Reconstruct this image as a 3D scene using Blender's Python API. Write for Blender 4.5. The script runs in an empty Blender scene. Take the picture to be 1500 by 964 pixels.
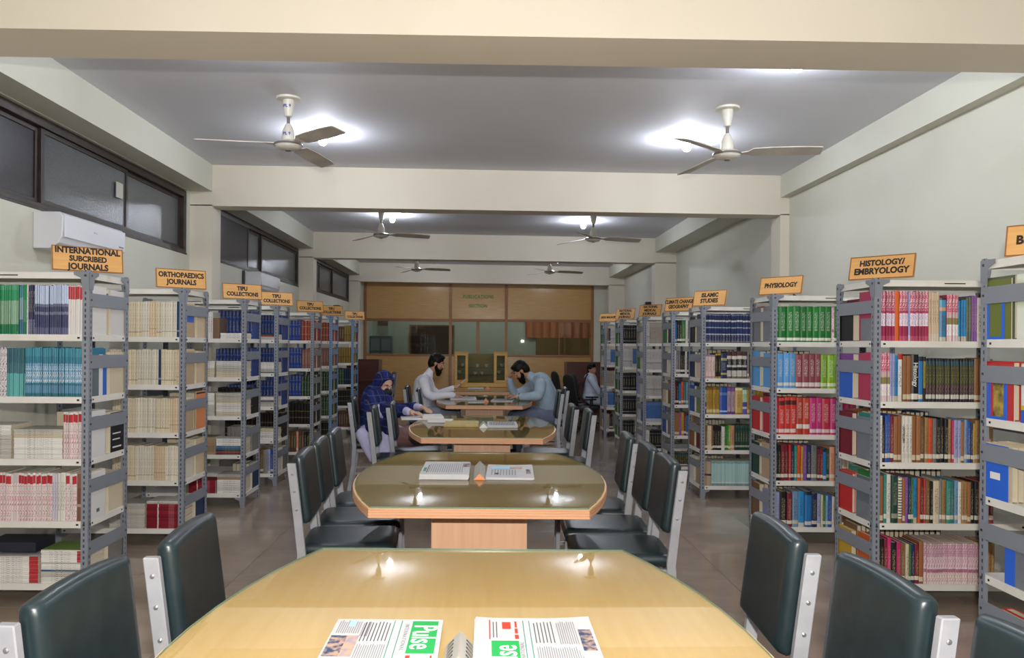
import bpy, bmesh, math, random
import numpy as np
from mathutils import Vector, Matrix, Euler

random.seed(7)
SC = bpy.context.scene
COL = SC.collection
PI = math.pi

# ------------------------------------------------------------------ camera
cam_data = bpy.data.cameras.new('camera')
cam = bpy.data.objects.new('camera', cam_data)
COL.objects.link(cam)
SC.camera = cam
cam_data.sensor_width = 36.0
cam_data.lens = 1149.0 / 1500.0 * 36.0
cam_data.shift_x = 40.0 / 1500.0
cam_data.shift_y = 24.0 / 1500.0
cam_data.clip_start = 0.05
cam.location = (0, 0, 1.47)
cam.rotation_euler = Euler((PI / 2, math.radians(-0.43), 0), 'XYZ')
ROLL = 0.0075
cam.matrix_world = Matrix.Translation((0, 0, 1.47)) @ Matrix.Rotation(PI / 2, 4, 'X') @ Matrix.Rotation(ROLL, 4, 'Z')

# ------------------------------------------------------------------ world, light, exposure
world = bpy.data.worlds.new('world')
SC.world = world
world.use_nodes = True
world.node_tree.nodes['Background'].inputs[0].default_value = (0.02, 0.025, 0.035, 1)
world.node_tree.nodes['Background'].inputs[1].default_value = 0.4
SC.view_settings.view_transform = 'Standard'
SC.view_settings.look = 'None'
SC.view_settings.gamma = 1.0
SC.view_settings.use_curve_mapping = False
SC.view_settings.exposure = 0.0

FLASH_W = 150.0        # the photographer's speedlight, above the lens
BULB_E = 490.0         # emission of each ceiling bulb
fl = bpy.data.lights.new('flash', 'AREA')
fl.shape = 'RECTANGLE'
fl.size = 0.075
fl.size_y = 0.045
fl.energy = FLASH_W
fl.color = (1.0, 0.95, 0.89)
flo = bpy.data.objects.new('flash', fl)
COL.objects.link(flo)
flo.location = (0.03, -0.05, 1.70)
flo.rotation_euler = (math.radians(90 + 4), 0, 0)

# ------------------------------------------------------------------ materials
def lin(c):
    if isinstance(c, str):
        c = c.lstrip('#')
        c = [int(c[i:i + 2], 16) / 255 for i in (0, 2, 4)]
        c = [x / 12.92 if x <= 0.04045 else ((x + 0.055) / 1.055) ** 2.4 for x in c]
    return (c[0], c[1], c[2], 1.0)

MATS = {}
def mat(name, color='#888888', rough=0.5, metal=0.0, spec=0.5, emit=None, estr=0.0, coat=0.0):
    if name in MATS:
        return MATS[name]
    m = bpy.data.materials.new(name)
    m.use_nodes = True
    b = m.node_tree.nodes['Principled BSDF']
    b.inputs['Base Color'].default_value = lin(color)
    b.inputs['Roughness'].default_value = rough
    b.inputs['Metallic'].default_value = metal
    b.inputs['Specular IOR Level'].default_value = spec
    if coat:
        b.inputs['Coat Weight'].default_value = coat
        b.inputs['Coat Roughness'].default_value = 0.08
    if emit:
        b.inputs['Emission Color'].default_value = lin(emit)
        b.inputs['Emission Strength'].default_value = estr
    MATS[name] = m
    return m

def nodes_of(m):
    nt = m.node_tree
    return nt, nt.nodes, nt.links, nt.nodes['Principled BSDF']

def noisy(name, c1, c2, scale=(4, 4, 4), rough=0.5, detail=4.0, bump=0.0, lo=0.35, hi=0.65, spec=0.5, coat=0.0, rnd=0.0, coord='Object', const=False):
    """two tone noise material on object coordinates"""
    if name in MATS:
        return MATS[name]
    m = mat(name, c1, rough, spec=spec, coat=coat)
    nt, N, L, b = nodes_of(m)
    tc = N.new('ShaderNodeTexCoord')
    mp = N.new('ShaderNodeMapping')
    mp.inputs['Scale'].default_value = scale
    L.new(tc.outputs[coord], mp.inputs['Vector'])
    nz = N.new('ShaderNodeTexNoise')
    nz.inputs['Scale'].default_value = 1.0
    nz.inputs['Detail'].default_value = detail
    L.new(mp.outputs[0], nz.inputs['Vector'])
    if rnd:
        oi = N.new('ShaderNodeObjectInfo')
        ad = N.new('ShaderNodeVectorMath')
        ad.operation = 'ADD'
        cmb = N.new('ShaderNodeCombineXYZ')
        ml = N.new('ShaderNodeMath')
        ml.operation = 'MULTIPLY'
        ml.inputs[1].default_value = 37.0
        L.new(oi.outputs['Random'], ml.inputs[0])
        L.new(ml.outputs[0], cmb.inputs[0])
        L.new(ml.outputs[0], cmb.inputs[2])
        L.new(mp.outputs[0], ad.inputs[0])
        L.new(cmb.outputs[0], ad.inputs[1])
        L.new(ad.outputs[0], nz.inputs['Vector'])
    cr = N.new('ShaderNodeValToRGB')
    if const:
        cr.color_ramp.interpolation = 'CONSTANT'
    cr.color_ramp.elements[0].position = lo
    cr.color_ramp.elements[1].position = hi
    cr.color_ramp.elements[0].color = lin(c1)
    cr.color_ramp.elements[1].color = lin(c2)
    L.new(nz.outputs['Fac'], cr.inputs['Fac'])
    L.new(cr.outputs[0], b.inputs['Base Color'])
    if bump:
        bp = N.new('ShaderNodeBump')
        bp.inputs['Strength'].default_value = bump
        bp.inputs['Distance'].default_value = 0.01
        L.new(nz.outputs['Fac'], bp.inputs['Height'])
        L.new(bp.outputs[0], b.inputs['Normal'])
    return m

def wood(name, c1, c2, scale=(2, 30, 30), rough=0.35, spec=0.5, coat=0.0):
    return noisy(name, c1, c2, scale, rough, detail=6.0, lo=0.3, hi=0.7, spec=spec, coat=coat)

def glass_mat(name, tint, gloss=1.0, rough=0.02):
    """thin sheet glass: tinted transparency plus fresnel mirror"""
    if name in MATS:
        return MATS[name]
    m = bpy.data.materials.new(name)
    m.use_nodes = True
    nt = m.node_tree
    N, L = nt.nodes, nt.links
    N.remove(N['Principled BSDF'])
    out = N['Material Output']
    tr = N.new('ShaderNodeBsdfTransparent')
    tr.inputs[0].default_value = lin(tint)
    gl = N.new('ShaderNodeBsdfGlossy')
    gl.inputs['Roughness'].default_value = rough
    fr = N.new('ShaderNodeLayerWeight')          # Schlick reflectance, the same from both sides of the sheet
    fr.inputs[0].default_value = 0.5
    pw = N.new('ShaderNodeMath'); pw.operation = 'POWER'
    pw.inputs[1].default_value = 5.0
    mu = N.new('ShaderNodeMath')
    mu.operation = 'MULTIPLY_ADD'
    mu.inputs[1].default_value = 0.96 * gloss
    mu.inputs[2].default_value = 0.04 * gloss
    mu.use_clamp = True
    mx = N.new('ShaderNodeMixShader')
    L.new(fr.outputs['Facing'], pw.inputs[0])
    L.new(pw.outputs[0], mu.inputs[0])
    L.new(mu.outputs[0], mx.inputs[0])
    L.new(tr.outputs[0], mx.inputs[1])
    L.new(gl.outputs[0], mx.inputs[2])
    L.new(mx.outputs[0], out.inputs['Surface'])
    MATS[name] = m
    return m

# ------------------------------------------------------------------ mesh building
class MB:
    def __init__(self):
        self.v = []
        self.f = []
        self.mi = []

    def add(self, vs, fs, m=0, M=None):
        o = len(self.v)
        if M is not None:
            vs = [tuple(M @ Vector(p)) for p in vs]
        self.v += [tuple(p) for p in vs]
        self.f += [tuple(i + o for i in f) for f in fs]
        self.mi += [m] * len(fs)
        return self

    def box(self, x0, x1, y0, y1, z0, z1, m=0, M=None):
        if x0 > x1: x0, x1 = x1, x0
        if y0 > y1: y0, y1 = y1, y0
        if z0 > z1: z0, z1 = z1, z0
        vs = [(x0, y0, z0), (x1, y0, z0), (x1, y1, z0), (x0, y1, z0), (x0, y0, z1), (x1, y0, z1), (x1, y1, z1), (x0, y1, z1)]
        fs = [(0, 3, 2, 1), (4, 5, 6, 7), (0, 1, 5, 4), (1, 2, 6, 5), (2, 3, 7, 6), (3, 0, 4, 7)]
        return self.add(vs, fs, m, M)

    def prism(self, poly, z0, z1, m=0, M=None):
        n = len(poly)
        vs = [(x, y, z0) for x, y in poly] + [(x, y, z1) for x, y in poly]
        fs = [tuple(reversed(range(n))), tuple(range(n, 2 * n))]
        fs += [(i, (i + 1) % n, n + (i + 1) % n, n + i) for i in range(n)]
        return self.add(vs, fs, m, M)

    def lathe(self, prof, n=20, m=0, M=None):
        vs, fs = [], []
        k = len(prof)
        for r, z in prof:
            for i in range(n):
                a = 2 * PI * i / n
                vs.append((r * math.cos(a), r * math.sin(a), z))
        for j in range(k - 1):
            for i in range(n):
                a, b = j * n + i, j * n + (i + 1) % n
                fs.append((a, b, b + n, a + n))
        fs.append(tuple(reversed(range(n))))
        fs.append(tuple(range((k - 1) * n, k * n)))
        return self.add(vs, fs, m, M)

    def tube(self, pts, r, n=8, m=0, M=None):
        pts = [Vector(p) for p in pts]
        rs = r if isinstance(r, (list, tuple)) else [r] * len(pts)
        vs, fs = [], []
        for i, p in enumerate(pts):
            d = (pts[min(i + 1, len(pts) - 1)] - pts[max(i - 1, 0)]).normalized()
            up = Vector((0, 0, 1)) if abs(d.z) < 0.9 else Vector((1, 0, 0))
            a = d.cross(up).normalized()
            b = a.cross(d).normalized()
            for j in range(n):
                t = 2 * PI * j / n
                vs.append(tuple(p + a * math.cos(t) * rs[i] + b * math.sin(t) * rs[i]))
        for i in range(len(pts) - 1):
            for j in range(n):
                k = (j + 1) % n
                fs.append((i * n + j, i * n + k, (i + 1) * n + k, (i + 1) * n + j))
        fs.append(tuple(reversed(range(n))))
        fs.append(tuple(range((len(pts) - 1) * n, len(pts) * n)))
        return self.add(vs, fs, m, M)

    def sweep(self, pts, wy, wx, m=0):
        """rectangular bar following (x, z) points, at y centre 0: pts = (x, y, z)"""
        vs, fs = [], []
        for x, y, z in pts:
            vs += [(x - wx / 2, y - wy / 2, z), (x + wx / 2, y - wy / 2, z), (x + wx / 2, y + wy / 2, z), (x - wx / 2, y + wy / 2, z)]
        n = len(pts)
        for i in range(n - 1):
            for j in range(4):
                k = (j + 1) % 4
                fs.append((i * 4 + j, i * 4 + k, i * 4 + 4 + k, i * 4 + 4 + j))
        fs.append((3, 2, 1, 0))
        fs.append(tuple((n - 1) * 4 + i for i in range(4)))
        return self.add(vs, fs, m)

    def pillow(self, w, h, t, arch=0.0, dip=0.0, n=10, m=0, M=None, pw=6.0, rc=0.85):
        """upholstered pad in the local yz plane (y width, z height), thickness along x"""
        vs, fs = [], []
        idx = {}
        for s in (1, -1):
            for i in range(n + 1):
                for j in range(n + 1):
                    u = -math.cos(PI * i / n)
                    v = -math.cos(PI * j / n)
                    # squash corners a little
                    cu = u * (1 - (1 - rc) * 0.5 * abs(v) ** 8)
                    cv = v * (1 - (1 - rc) * 0.5 * abs(u) ** 8)
                    th = t / 2 * max(0.0, (1 - abs(u) ** pw)) ** 0.5 * max(0.0, (1 - abs(v) ** pw)) ** 0.5
                    z = h / 2 + cv * h / 2
                    if v > 0: z += arch * (1 - u * u) * v
                    else: z += dip * (1 - u * u) * (-v)
                    border = i in (0, n) or j in (0, n)
                    key = (i, j) if border else (i, j, s)
                    if key not in idx:
                        idx[key] = len(vs)
                        vs.append((s * th, cu * w / 2, z))
            for i in range(n):
                for j in range(n):
                    q = []
                    for a, b in ((i, j), (i + 1, j), (i + 1, j + 1), (i, j + 1)):
                        border = a in (0, n) or b in (0, n)
                        q.append(idx[(a, b) if border else (a, b, s)])
                    if s < 0: q.reverse()
                    fs.append(tuple(q))
        return self.add(vs, fs, m, M)

    def mesh(self, name, mats, smooth=False, bevel=0.0, seg=2):
        me = bpy.data.meshes.new(name)
        me.from_pydata(self.v, [], self.f)
        for mm in mats:
            me.materials.append(mm)
        me.polygons.foreach_set('material_index', self.mi)
        if bevel:
            bm = bmesh.new()
            bm.from_mesh(me)
            bmesh.ops.remove_doubles(bm, verts=bm.verts, dist=1e-5)
            es = [e for e in bm.edges if len(e.link_faces) == 2 and e.calc_face_angle(0) > 0.5]
            bmesh.ops.bevel(bm, geom=es, offset=bevel, segments=seg, affect='EDGES', profile=0.6)
            bm.to_mesh(me)
            bm.free()
        if smooth:
            me.polygons.foreach_set('use_smooth', [True] * len(me.polygons))
            if smooth != 'full':
                try:
                    me.set_sharp_from_angle(angle=math.radians(38))
                except Exception:
                    pass
        me.update()
        return me

    def build(self, name, mats, parent=None, loc=None, rot=None, smooth=False, bevel=0.0, seg=2):
        if not isinstance(mats, (list, tuple)):
            mats = [mats]
        return link(name, self.mesh(name, mats, smooth, bevel, seg), parent, loc, rot)

def link(name, data, parent=None, loc=None, rot=None):
    o = bpy.data.objects.new(name, data)
    COL.objects.link(o)
    if parent is not None:
        o.parent = parent
    if loc is not None: o.location = loc
    if rot is not None: o.rotation_euler = rot
    return o

def tag(o, label=None, cat=None, group=None, kind=None):
    if label: o['label'] = label
    if cat: o['category'] = cat
    if group: o['group'] = group
    if kind: o['kind'] = kind
    return o

def thing(name, label, cat, loc=(0, 0, 0), rz=0.0, group=None):
    o = link(name, None, None, loc, (0, 0, rz))
    o.empty_display_size = 0.1
    return tag(o, label, cat, group)

def copy_tree(o, parent=None):
    c = o.copy()
    COL.objects.link(c)
    if parent is not None:
        c.parent = parent
    for ch in list(KIDS(o)):
        copy_tree(ch, c)
    return c

def KIDS(o):
    return [x for x in bpy.data.objects if x.parent == o]

def copy_thing(tree, loc, rz, label, group=None):
    """tree = (root, [(child, [(grandchild, [])...])...]) captured once, so no searching in loops"""
    def rec(node, par):
        c = node[0].copy()
        COL.objects.link(c)
        if par is not None:
            c.parent = par
        for k in node[1]:
            rec(k, c)
        return c
    r = rec(tree, None)
    r.location = loc
    r.rotation_euler = (0, 0, rz)
    r['label'] = label
    if group: r['group'] = group
    return r

def capture(o):
    return (o, [capture(c) for c in KIDS(o)])

# lettering: font curves, turned into meshes in one batch at the end
TEXTS = []
def text(body, size, M, material, parent=None, bold=0.0, xs=1.0, ext=0.0008, align='CENTER', name='lettering', space=1.0):
    cu = bpy.data.curves.new(name, 'FONT')
    cu.body = body
    cu.size = size
    cu.align_x = align
    cu.align_y = 'CENTER'
    cu.extrude = ext
    cu.offset = bold
    cu.space_character = space
    cu.resolution_u = 3
    cu.materials.append(material)
    o = bpy.data.objects.new(name + '_curve', cu)
    COL.objects.link(o)
    TEXTS.append((o, M @ Matrix.Diagonal((xs, 1, 1, 1)), material, parent, name))

def flush_texts():
    bpy.context.view_layer.update()
    dg = bpy.context.evaluated_depsgraph_get()
    for o, M, m, parent, name in TEXTS:
        me = bpy.data.meshes.new_from_object(o.evaluated_get(dg))
        me.name = name
        n = link(name, me, parent)
        n.matrix_local = M
    for o, *_ in TEXTS:
        cu = o.data
        bpy.data.objects.remove(o)
        bpy.data.curves.remove(cu)

ORD = ['first', 'second', 'third', 'fourth', 'fifth', 'sixth', 'seventh', 'eighth', 'ninth', 'tenth', 'eleventh', 'twelfth', '13th', '14th', '15th', '16th', '17th', '18th', '19th', '20th', '21st', '22nd', '23rd', '24th', '25th', '26th', '27th', '28th', '29th', '30th', '31st', '32nd', '33rd'] + ['%dth' % i for i in range(34, 41)] + ['41st', '42nd', '43rd'] + ['%dth' % i for i in range(44, 51)] + ['51st', '52nd', '53rd'] + ['%dth' % i for i in range(54, 61)] + ['61st', '62nd', '63rd'] + ['%dth' % i for i in range(64, 99)]

# common materials
WALL = noisy('wall_paint', '#cecdbf', '#c9c8b9', (1.2, 1.2, 1.2), 0.6, spec=0.25)
BEAMM = noisy('beam_paint', '#ddd5c5', '#d8d0bf', (1.0, 1.0, 1.0), 0.6, spec=0.25)
CEIL = noisy('ceiling_paint', '#dddee4', '#d8d9df', (0.8, 0.8, 0.8), 0.75, spec=0.2)
FRAME = noisy('window_frame', '#2a2320', '#3a302a', (8, 8, 8), 0.45)
GREY_STEEL = mat('grey_steel', '#80868f', 0.42, spec=0.5)
BLUE_STEEL = mat('blue_grey_steel', '#6b88a8', 0.42, spec=0.5)
WHITE_STEEL = noisy('white_shelf_steel', '#e4e2dc', '#dbd9d2', (6, 6, 6), 0.38, spec=0.5)
DARK = mat('dark_hole', '#15151a', 0.7)
BOLT = mat('bolt_steel', '#4d4d55', 0.4, metal=0.6)
SIGNW = wood('sign_wood', '#dcaa68', '#cf9b58', (3, 40, 40), 0.45)
INK = mat('black_ink', '#14100c', 0.6)
PAPER = mat('paper_edge', '#cfc6ae', 0.8, spec=0.2)
# ================================================================== SETTING
XL, XR = -3.32, 3.41           # walls
BL, BR = -3.07, 3.31           # faces of the side beams and columns
def zc(x): return 3.475 - 0.0115 * (x + 3.07)     # ceiling slab is not quite level
def zb(x): return 3.015 - 0.0085 * (x + 3.07)     # soffit of the cross beams

def slab(mb, x0, x1, y0, y1, f0, f1, m=0):
    """box whose bottom and top follow functions of x"""
    vs = [(x0, y0, f0(x0)), (x1, y0, f0(x1)), (x1, y1, f0(x1)), (x0, y1, f0(x0)),
          (x0, y0, f1(x0)), (x1, y0, f1(x1)), (x1, y1, f1(x1)), (x0, y1, f1(x0))]
    fs = [(0, 3, 2, 1), (4, 5, 6, 7), (0, 1, 5, 4), (1, 2, 6, 5), (2, 3, 7, 6), (3, 0, 4, 7)]
    mb.add(vs, fs, m)

def struct(o):
    o['kind'] = 'structure'
    return o

Y0, Y1 = -4.2, 23.2
# floor with its slabs
GROUT = mat('floor_joint', '#5e554b', 0.6)
TILE = noisy('marble_tile', '#8d7d6f', '#a49485', (2.2, 3.5, 2), 0.11, detail=8, lo=0.25, hi=0.75, rnd=1.0, spec=0.55)
fl_o = struct(MB().box(XL - 0.3, XR + 0.3, Y0, Y1, -0.12, -0.002).build('floor', GROUT))
TS = 0.62
tile_me = MB().box(-TS / 2 + 0.0015, TS / 2 - 0.0015, -TS / 2 + 0.0015, TS / 2 - 0.0015, -0.012, 0.0, 0).mesh('floor_tile', [TILE])
far_tiles = MB()
NX = 11
for j in range(-7, 38):
    for i in range(NX):
        cx = -3.1 + TS * i
        cy = 0.31 + TS * j
        if cy > Y1 - TS / 2: continue
        if 1 <= j <= 26:
            t = link('floor_tile', tile_me, fl_o, (cx, cy, 0))
            t.rotation_euler = (0, 0, PI * random.randint(0, 1))
        else:
            far_tiles.box(cx - TS / 2 + 0.0015, cx + TS / 2 - 0.0015, cy - TS / 2 + 0.0015, cy + TS / 2 - 0.0015, -0.002, 0.0)
far_tiles.build('floor_tiles', TILE, fl_o)['kind'] = 'stuff'

# ceiling
mb = MB(); slab(mb, XL - 0.3, XR + 0.3, Y0, Y1, zc, lambda x: zc(x) + 0.15)
struct(mb.build('ceiling', CEIL))
# cross beams
BY = [(3.85, 4.24), (8.81, 9.09), (14.0, 14.28), (19.2, 19.45)]
for k, (a, b) in enumerate(BY):
    mb = MB(); slab(mb, XL, XR, a, b, zb, lambda x: zc(x) + 0.02)
    struct(mb.build('trim_%d' % (k + 1), BEAMM))
mb = MB(); slab(mb, XL, XR, -1.75, -1.4, zb, lambda x: zc(x) + 0.02)
struct(mb.build('trim_5', BEAMM))
# side beams
mb = MB()
ys = [Y0] + [v for ab in [(-1.75, -1.4)] + BY for v in ab] + [19.6]
for a, b in zip(ys[0::2], ys[1::2]):
    mb.box(XL, BL, a, b, 3.175, zc(BL) + 0.015)
struct(mb.build('trim_6', WALL))
mb = MB()
for a, b in zip(ys[0::2], ys[1::2]):
    xr = BR if a < 9 else 3.03
    mb.box(xr, XR, a, b, 3.155, zc(xr) + 0.01)
struct(mb.build('trim_7', WALL))
# columns
k = 8
for a, b in BY:
    for s in (0, 1):
        x0, x1 = (XL, BL) if s == 0 else (BR if a < 14 else 3.03, XR)
        struct(MB().box(x0, x1, a, b, 0, zb(x0) + 0.01).build('trim_%d' % k, BEAMM))
        k += 1

# left wall around three strip windows
WIN = [(3.9, 8.74, 2.45, 3.16), (9.3, 14.0, 2.48, 3.17), (15.2, 19.2, 2.5, 3.17)]
mb = MB()
mb.box(XL - 0.2, XL, Y0, Y1, 0, 2.45)
mb.box(XL - 0.2, XL, Y0, Y1, 3.17, 3.6)
e = [Y0] + [v for w in WIN for v in w[:2]] + [Y1]
for a, b in zip(e[0::2], e[1::2]):
    mb.box(XL - 0.2, XL, a, b, 2.45, 3.17)
mb.box(XL - 0.2, XL, WIN[1][0], WIN[1][1], 2.45, 2.48)
mb.box(XL - 0.2, XL, WIN[2][0], WIN[2][1], 2.45, 2.5)
struct(mb.build('wall_left', WALL))
struct(MB().box(XR, XR + 0.2, Y0, Y1, 0, 3.6).build('wall_right', WALL))
struct(MB().box(XL - 0.3, XR + 0.3, Y0 - 0.2, Y0, 0, 3.6).build('wall_near', WALL))

PANE_D = noisy('dark_mesh_pane', '#2b2a2e', '#353338', (60, 60, 60), 0.35, spec=0.35)
PANE_L = noisy('frosted_pane', '#565a5c', '#606466', (70, 70, 70), 0.13, spec=0.3, bump=0.25)
def window(n, y0, y1, z0, z1, divs, dark, net=None):
    root = struct(link('window_%d' % n, None, None, (XL, y0, z0)))
    L = y1 - y0; H = z1 - z0
    fr = MB()
    for a, b, c, d in ((0, L, 0, 0.06), (0, L, H - 0.07, H), (0, 0.06, 0.06, H - 0.07), (L - 0.06, L, 0.06, H - 0.07)):
        fr.box(-0.12, -0.015, a, b, c, d)
    fr.box(-0.06, -0.005, 0, L, 0.0, 0.025)
    fr.build('window_frame', FRAME, root, bevel=0.004, seg=1)
    ed = [0.06] + divs + [L - 0.06]
    for i, (a, b) in enumerate(zip(ed[:-1], ed[1:])):
        off = -0.075 if i % 2 else -0.05
        sash = MB()
        w = 0.04
        za, zb_ = 0.06, H - 0.07
        sash.box(off - 0.015, off + 0.015, a, a + w, za, zb_)
        sash.box(off - 0.015, off + 0.015, b - w, b, za, zb_)
        sash.box(off - 0.015, off + 0.015, a + w, b - w, za, za + w)
        sash.box(off - 0.015, off + 0.015, a + w, b - w, zb_ - w, zb_)
        s = sash.build('sash', FRAME, root, bevel=0.003, seg=1)
        MB().box(off - 0.004, off + 0.004, a + w, b - w, za + w, zb_ - w).build('pane', PANE_D if i in dark else PANE_L, s)
    if net:
        a, b = net
        nt_ = MB()
        nt_.box(-0.03, -0.012, a, a + 0.035, 0.03, H - 0.05)
        nt_.box(-0.03, -0.012, b - 0.035, b, 0.03, H - 0.05)
        nt_.box(-0.03, -0.012, a + 0.035, b - 0.035, 0.03, 0.065)
        nt_.box(-0.03, -0.012, a + 0.035, b - 0.035, H - 0.085, H - 0.05)
        q = nt_.build('insect_screen', mat('screen_frame', '#4a4745', 0.4), root)
        MB().box(-0.024, -0.021, a + 0.035, b - 0.035, 0.065, H - 0.085).build('mesh', PANE_D, q)
    return root
window(1, *WIN[0], [1.35, 2.02, 3.45], [0, 1])
w1 = bpy.data.objects['window_1']
MB().box(-0.03, -0.024, 3.2, 3.33, 0.34, 0.48).build('paper_note', mat('note_paper', '#b7b4a6', 0.7), w1)
window(2, *WIN[1], [1.1, 2.45], [0], net=(0.05, 1.75))
window(3, *WIN[2], [0.7, 2.05], [0])

# ------------------------------------------------------------------ partition across the far end
YP = 19.6
PL, PR, PT = -2.99, 2.68, 3.215
PANEL = wood('honey_panel', '#c29a60', '#b28a52', (3, 60, 60), 0.22, coat=0.6)
RAIL = wood('brown_rail', '#9a6538', '#87552d', (4, 60, 60), 0.35)
PANEG = glass_mat('office_glass', '#dfe6de', 1.0, 0.01)
part = struct(link('wall_back', None, None, (0, YP, 0)))
C1, C2 = -0.86, 0.535
S0, S1, S2 = 1.19, 1.24, 2.06     # sill, pane bottom, pane top
for a, b in ((PL, C1), (C1, C2), (C2, PR)):
    MB().box(a + 0.03, b - 0.03, 0.0, 0.03, 0.05, S0).build('lower_panel', PANEL, part)
    MB().box(a + 0.03, b - 0.03, 0.0, 0.03, S2 + 0.06, PT - 0.05).build('upper_panel', PANEL, part)
mids = -0.17
for x in (PL, C1, C2, PR):
    MB().box(x - 0.035, x + 0.035, -0.025, 0.06, 0, PT).build('post', RAIL, part, bevel=0.006)
for a, b in ((PL, C1), (C1, C2), (C2, PR)):
    for z0, z1 in ((0, 0.08), (S0, S1), (S2, S2 + 0.07), (PT - 0.06, PT)):
        MB().box(a + 0.035, b - 0.035, -0.02, 0.055, z0, z1).build('rail', RAIL, part, bevel=0.005)
MB().box(mids - 0.04, mids + 0.04, -0.02, 0.055, S1, S2).build('post', RAIL, part, bevel=0.005)
# panes sit loosely in the frame: the door leaves and the sliding sash are a degree or two off square
MB().box(1.86 - 0.012, 1.86 + 0.012, -0.01, 0.05, S1, S2).build('sash_bar', RAIL, part, bevel=0.003)
for a, b, th in ((PL + 0.035, C1 - 0.035, 0), (C1 + 0.035, mids - 0.04, -1.5), (mids + 0.04, C2 - 0.035, 1.5), (C2 + 0.035, 1.848, -2.7), (1.872, PR - 0.035, 0)):
    w = (b - a) / 2
    MB().box(-w, w, -0.003, 0.003, S1, S2).build('pane', PANEG, part, ((a + b) / 2, 0.019, 0), (0, 0, math.radians(th)))
GREENINK = mat('green_lettering', '#3d7a20', 0.5)
RX = Matrix.Rotation(PI / 2, 4, 'X')
for s, z in (('PUBLICATIONS', 2.68), ('SECTION', 2.45)):
    text(s, 0.118, Matrix.Translation((-0.17, -0.003, z)) @ RX, GREENINK, part, bold=0.002, xs=0.9, space=1.08)
# wall above and beside the partition
mb = MB()
mb.box(XL, XR, YP, YP + 0.1, PT + 0.001, 3.5)
mb.box(XL, PL - 0.036, YP, YP + 0.1, 0, PT)
mb.box(PR + 0.036, XR, YP, YP + 0.1, 0, PT)
struct(mb.build('wall_far', WALL))
# room behind the glass
struct(MB().box(XL, XR, Y1 - 0.1, Y1, 0, 3.5).build('wall_office', mat('office_wall', '#c9cdbf', 0.7)))
nb = thing('notice_board', 'brown notice board on the office wall behind the left partition window', 'board', (-1.55, Y1 - 0.13, 1.55))
MB().box(-0.62, 0.62, 0, 0.03, -0.65, 0.47).build('board_panel', noisy('brown_board', '#3d2a20', '#33231b', (5, 5, 5), 0.7), nb)
fr = MB()
for a, b, c, d in ((-0.66, 0.66, 0.47, 0.51), (-0.66, 0.66, -0.69, -0.65), (-0.66, -0.62, -0.65, 0.47), (0.62, 0.66, -0.65, 0.47)):
    fr.box(a, b, -0.012, 0.03, c, d)
fr.build('board_frame', RAIL, nb)
cb = thing('steel_cabinet', 'grey steel shelf unit in the office behind the far left window corner', 'cabinet', (-3.0, 22.6, 0))
MB().box(-0.3, 0.3, 0, 0.45, 0, 1.72).build('carcass', mat('cabinet_grey', '#59646e', 0.5), cb)
for z in (0.5, 0.9, 1.3):
    for x in (-0.15, 0.15):
        MB().box(x - 0.13, x + 0.13, -0.015, -0.001, z, z + 0.34).build('drawer_front', mat('cabinet_front', '#7d8a96', 0.45), cb)
ob = thing('wall_calendar', 'small pale calendar hanging on the office wall above the grey shelf unit', 'calendar', (-3.0, Y1 - 0.12, 2.0))
MB().box(-0.15, 0.15, 0, 0.008, -0.22, 0.25).build('calendar_page', mat('calendar_page', '#b9b2a8', 0.7), ob)
MB().box(-0.15, 0.15, -0.006, -0.001, 0.02, 0.22).build('calendar_picture', noisy('calendar_pic', '#5a4a44', '#8a7a70', (20, 20, 20), 0.7), ob)
cu_ = MB()
n = 40
for i in range(n):
    x0, x1 = -0.95 + 1.9 * i / n, -0.95 + 1.9 * (i + 1) / n
    y0, y1 = 0.03 * math.sin(i * 1.3), 0.03 * math.sin((i + 1) * 1.3)
    cu_.add([(x0, y0, -0.05), (x1, y1, -0.05), (x1, y1, 0.6), (x0, y0, 0.6), (x0, y0 + .01, -0.05), (x1, y1 + .01, -0.05), (x1, y1 + .01, 0.6), (x0, y0 + .01, 0.6)], [(0, 1, 2, 3), (7, 6, 5, 4), (0, 4, 5, 1), (3, 2, 6, 7)])
ct = cu_.build('curtain', noisy('orange_curtain', '#cf8058', '#c27450', (4, 4, 1), 0.8), None, (2.15, Y1 - 0.2, 1.75), smooth=True)
tag(ct, 'short orange pelmet curtain in the office behind the right partition window', 'curtain')
od = thing('wooden_cupboard', 'tan wooden cupboard in the office behind the right partition window', 'cupboard', (2.25, 22.6, 0))
MB().box(-0.75, 0.75, 0, 0.45, 0, 1.7).build('carcass', wood('tan_cupboard', '#8a6534', '#7b582c', (3, 30, 30), 0.4), od)
for s in (-1, 1):
    d = MB().box(s * 0.37 - 0.35, s * 0.37 + 0.35, -0.02, -0.001, 0.08, 1.64).build('door', wood('tan_cupboard', '', ''), od)
    MB().box(s * 0.06 - 0.01, s * 0.06 + 0.01, -0.045, -0.02, 0.8, 0.95).build('handle', BOLT, d)

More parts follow.
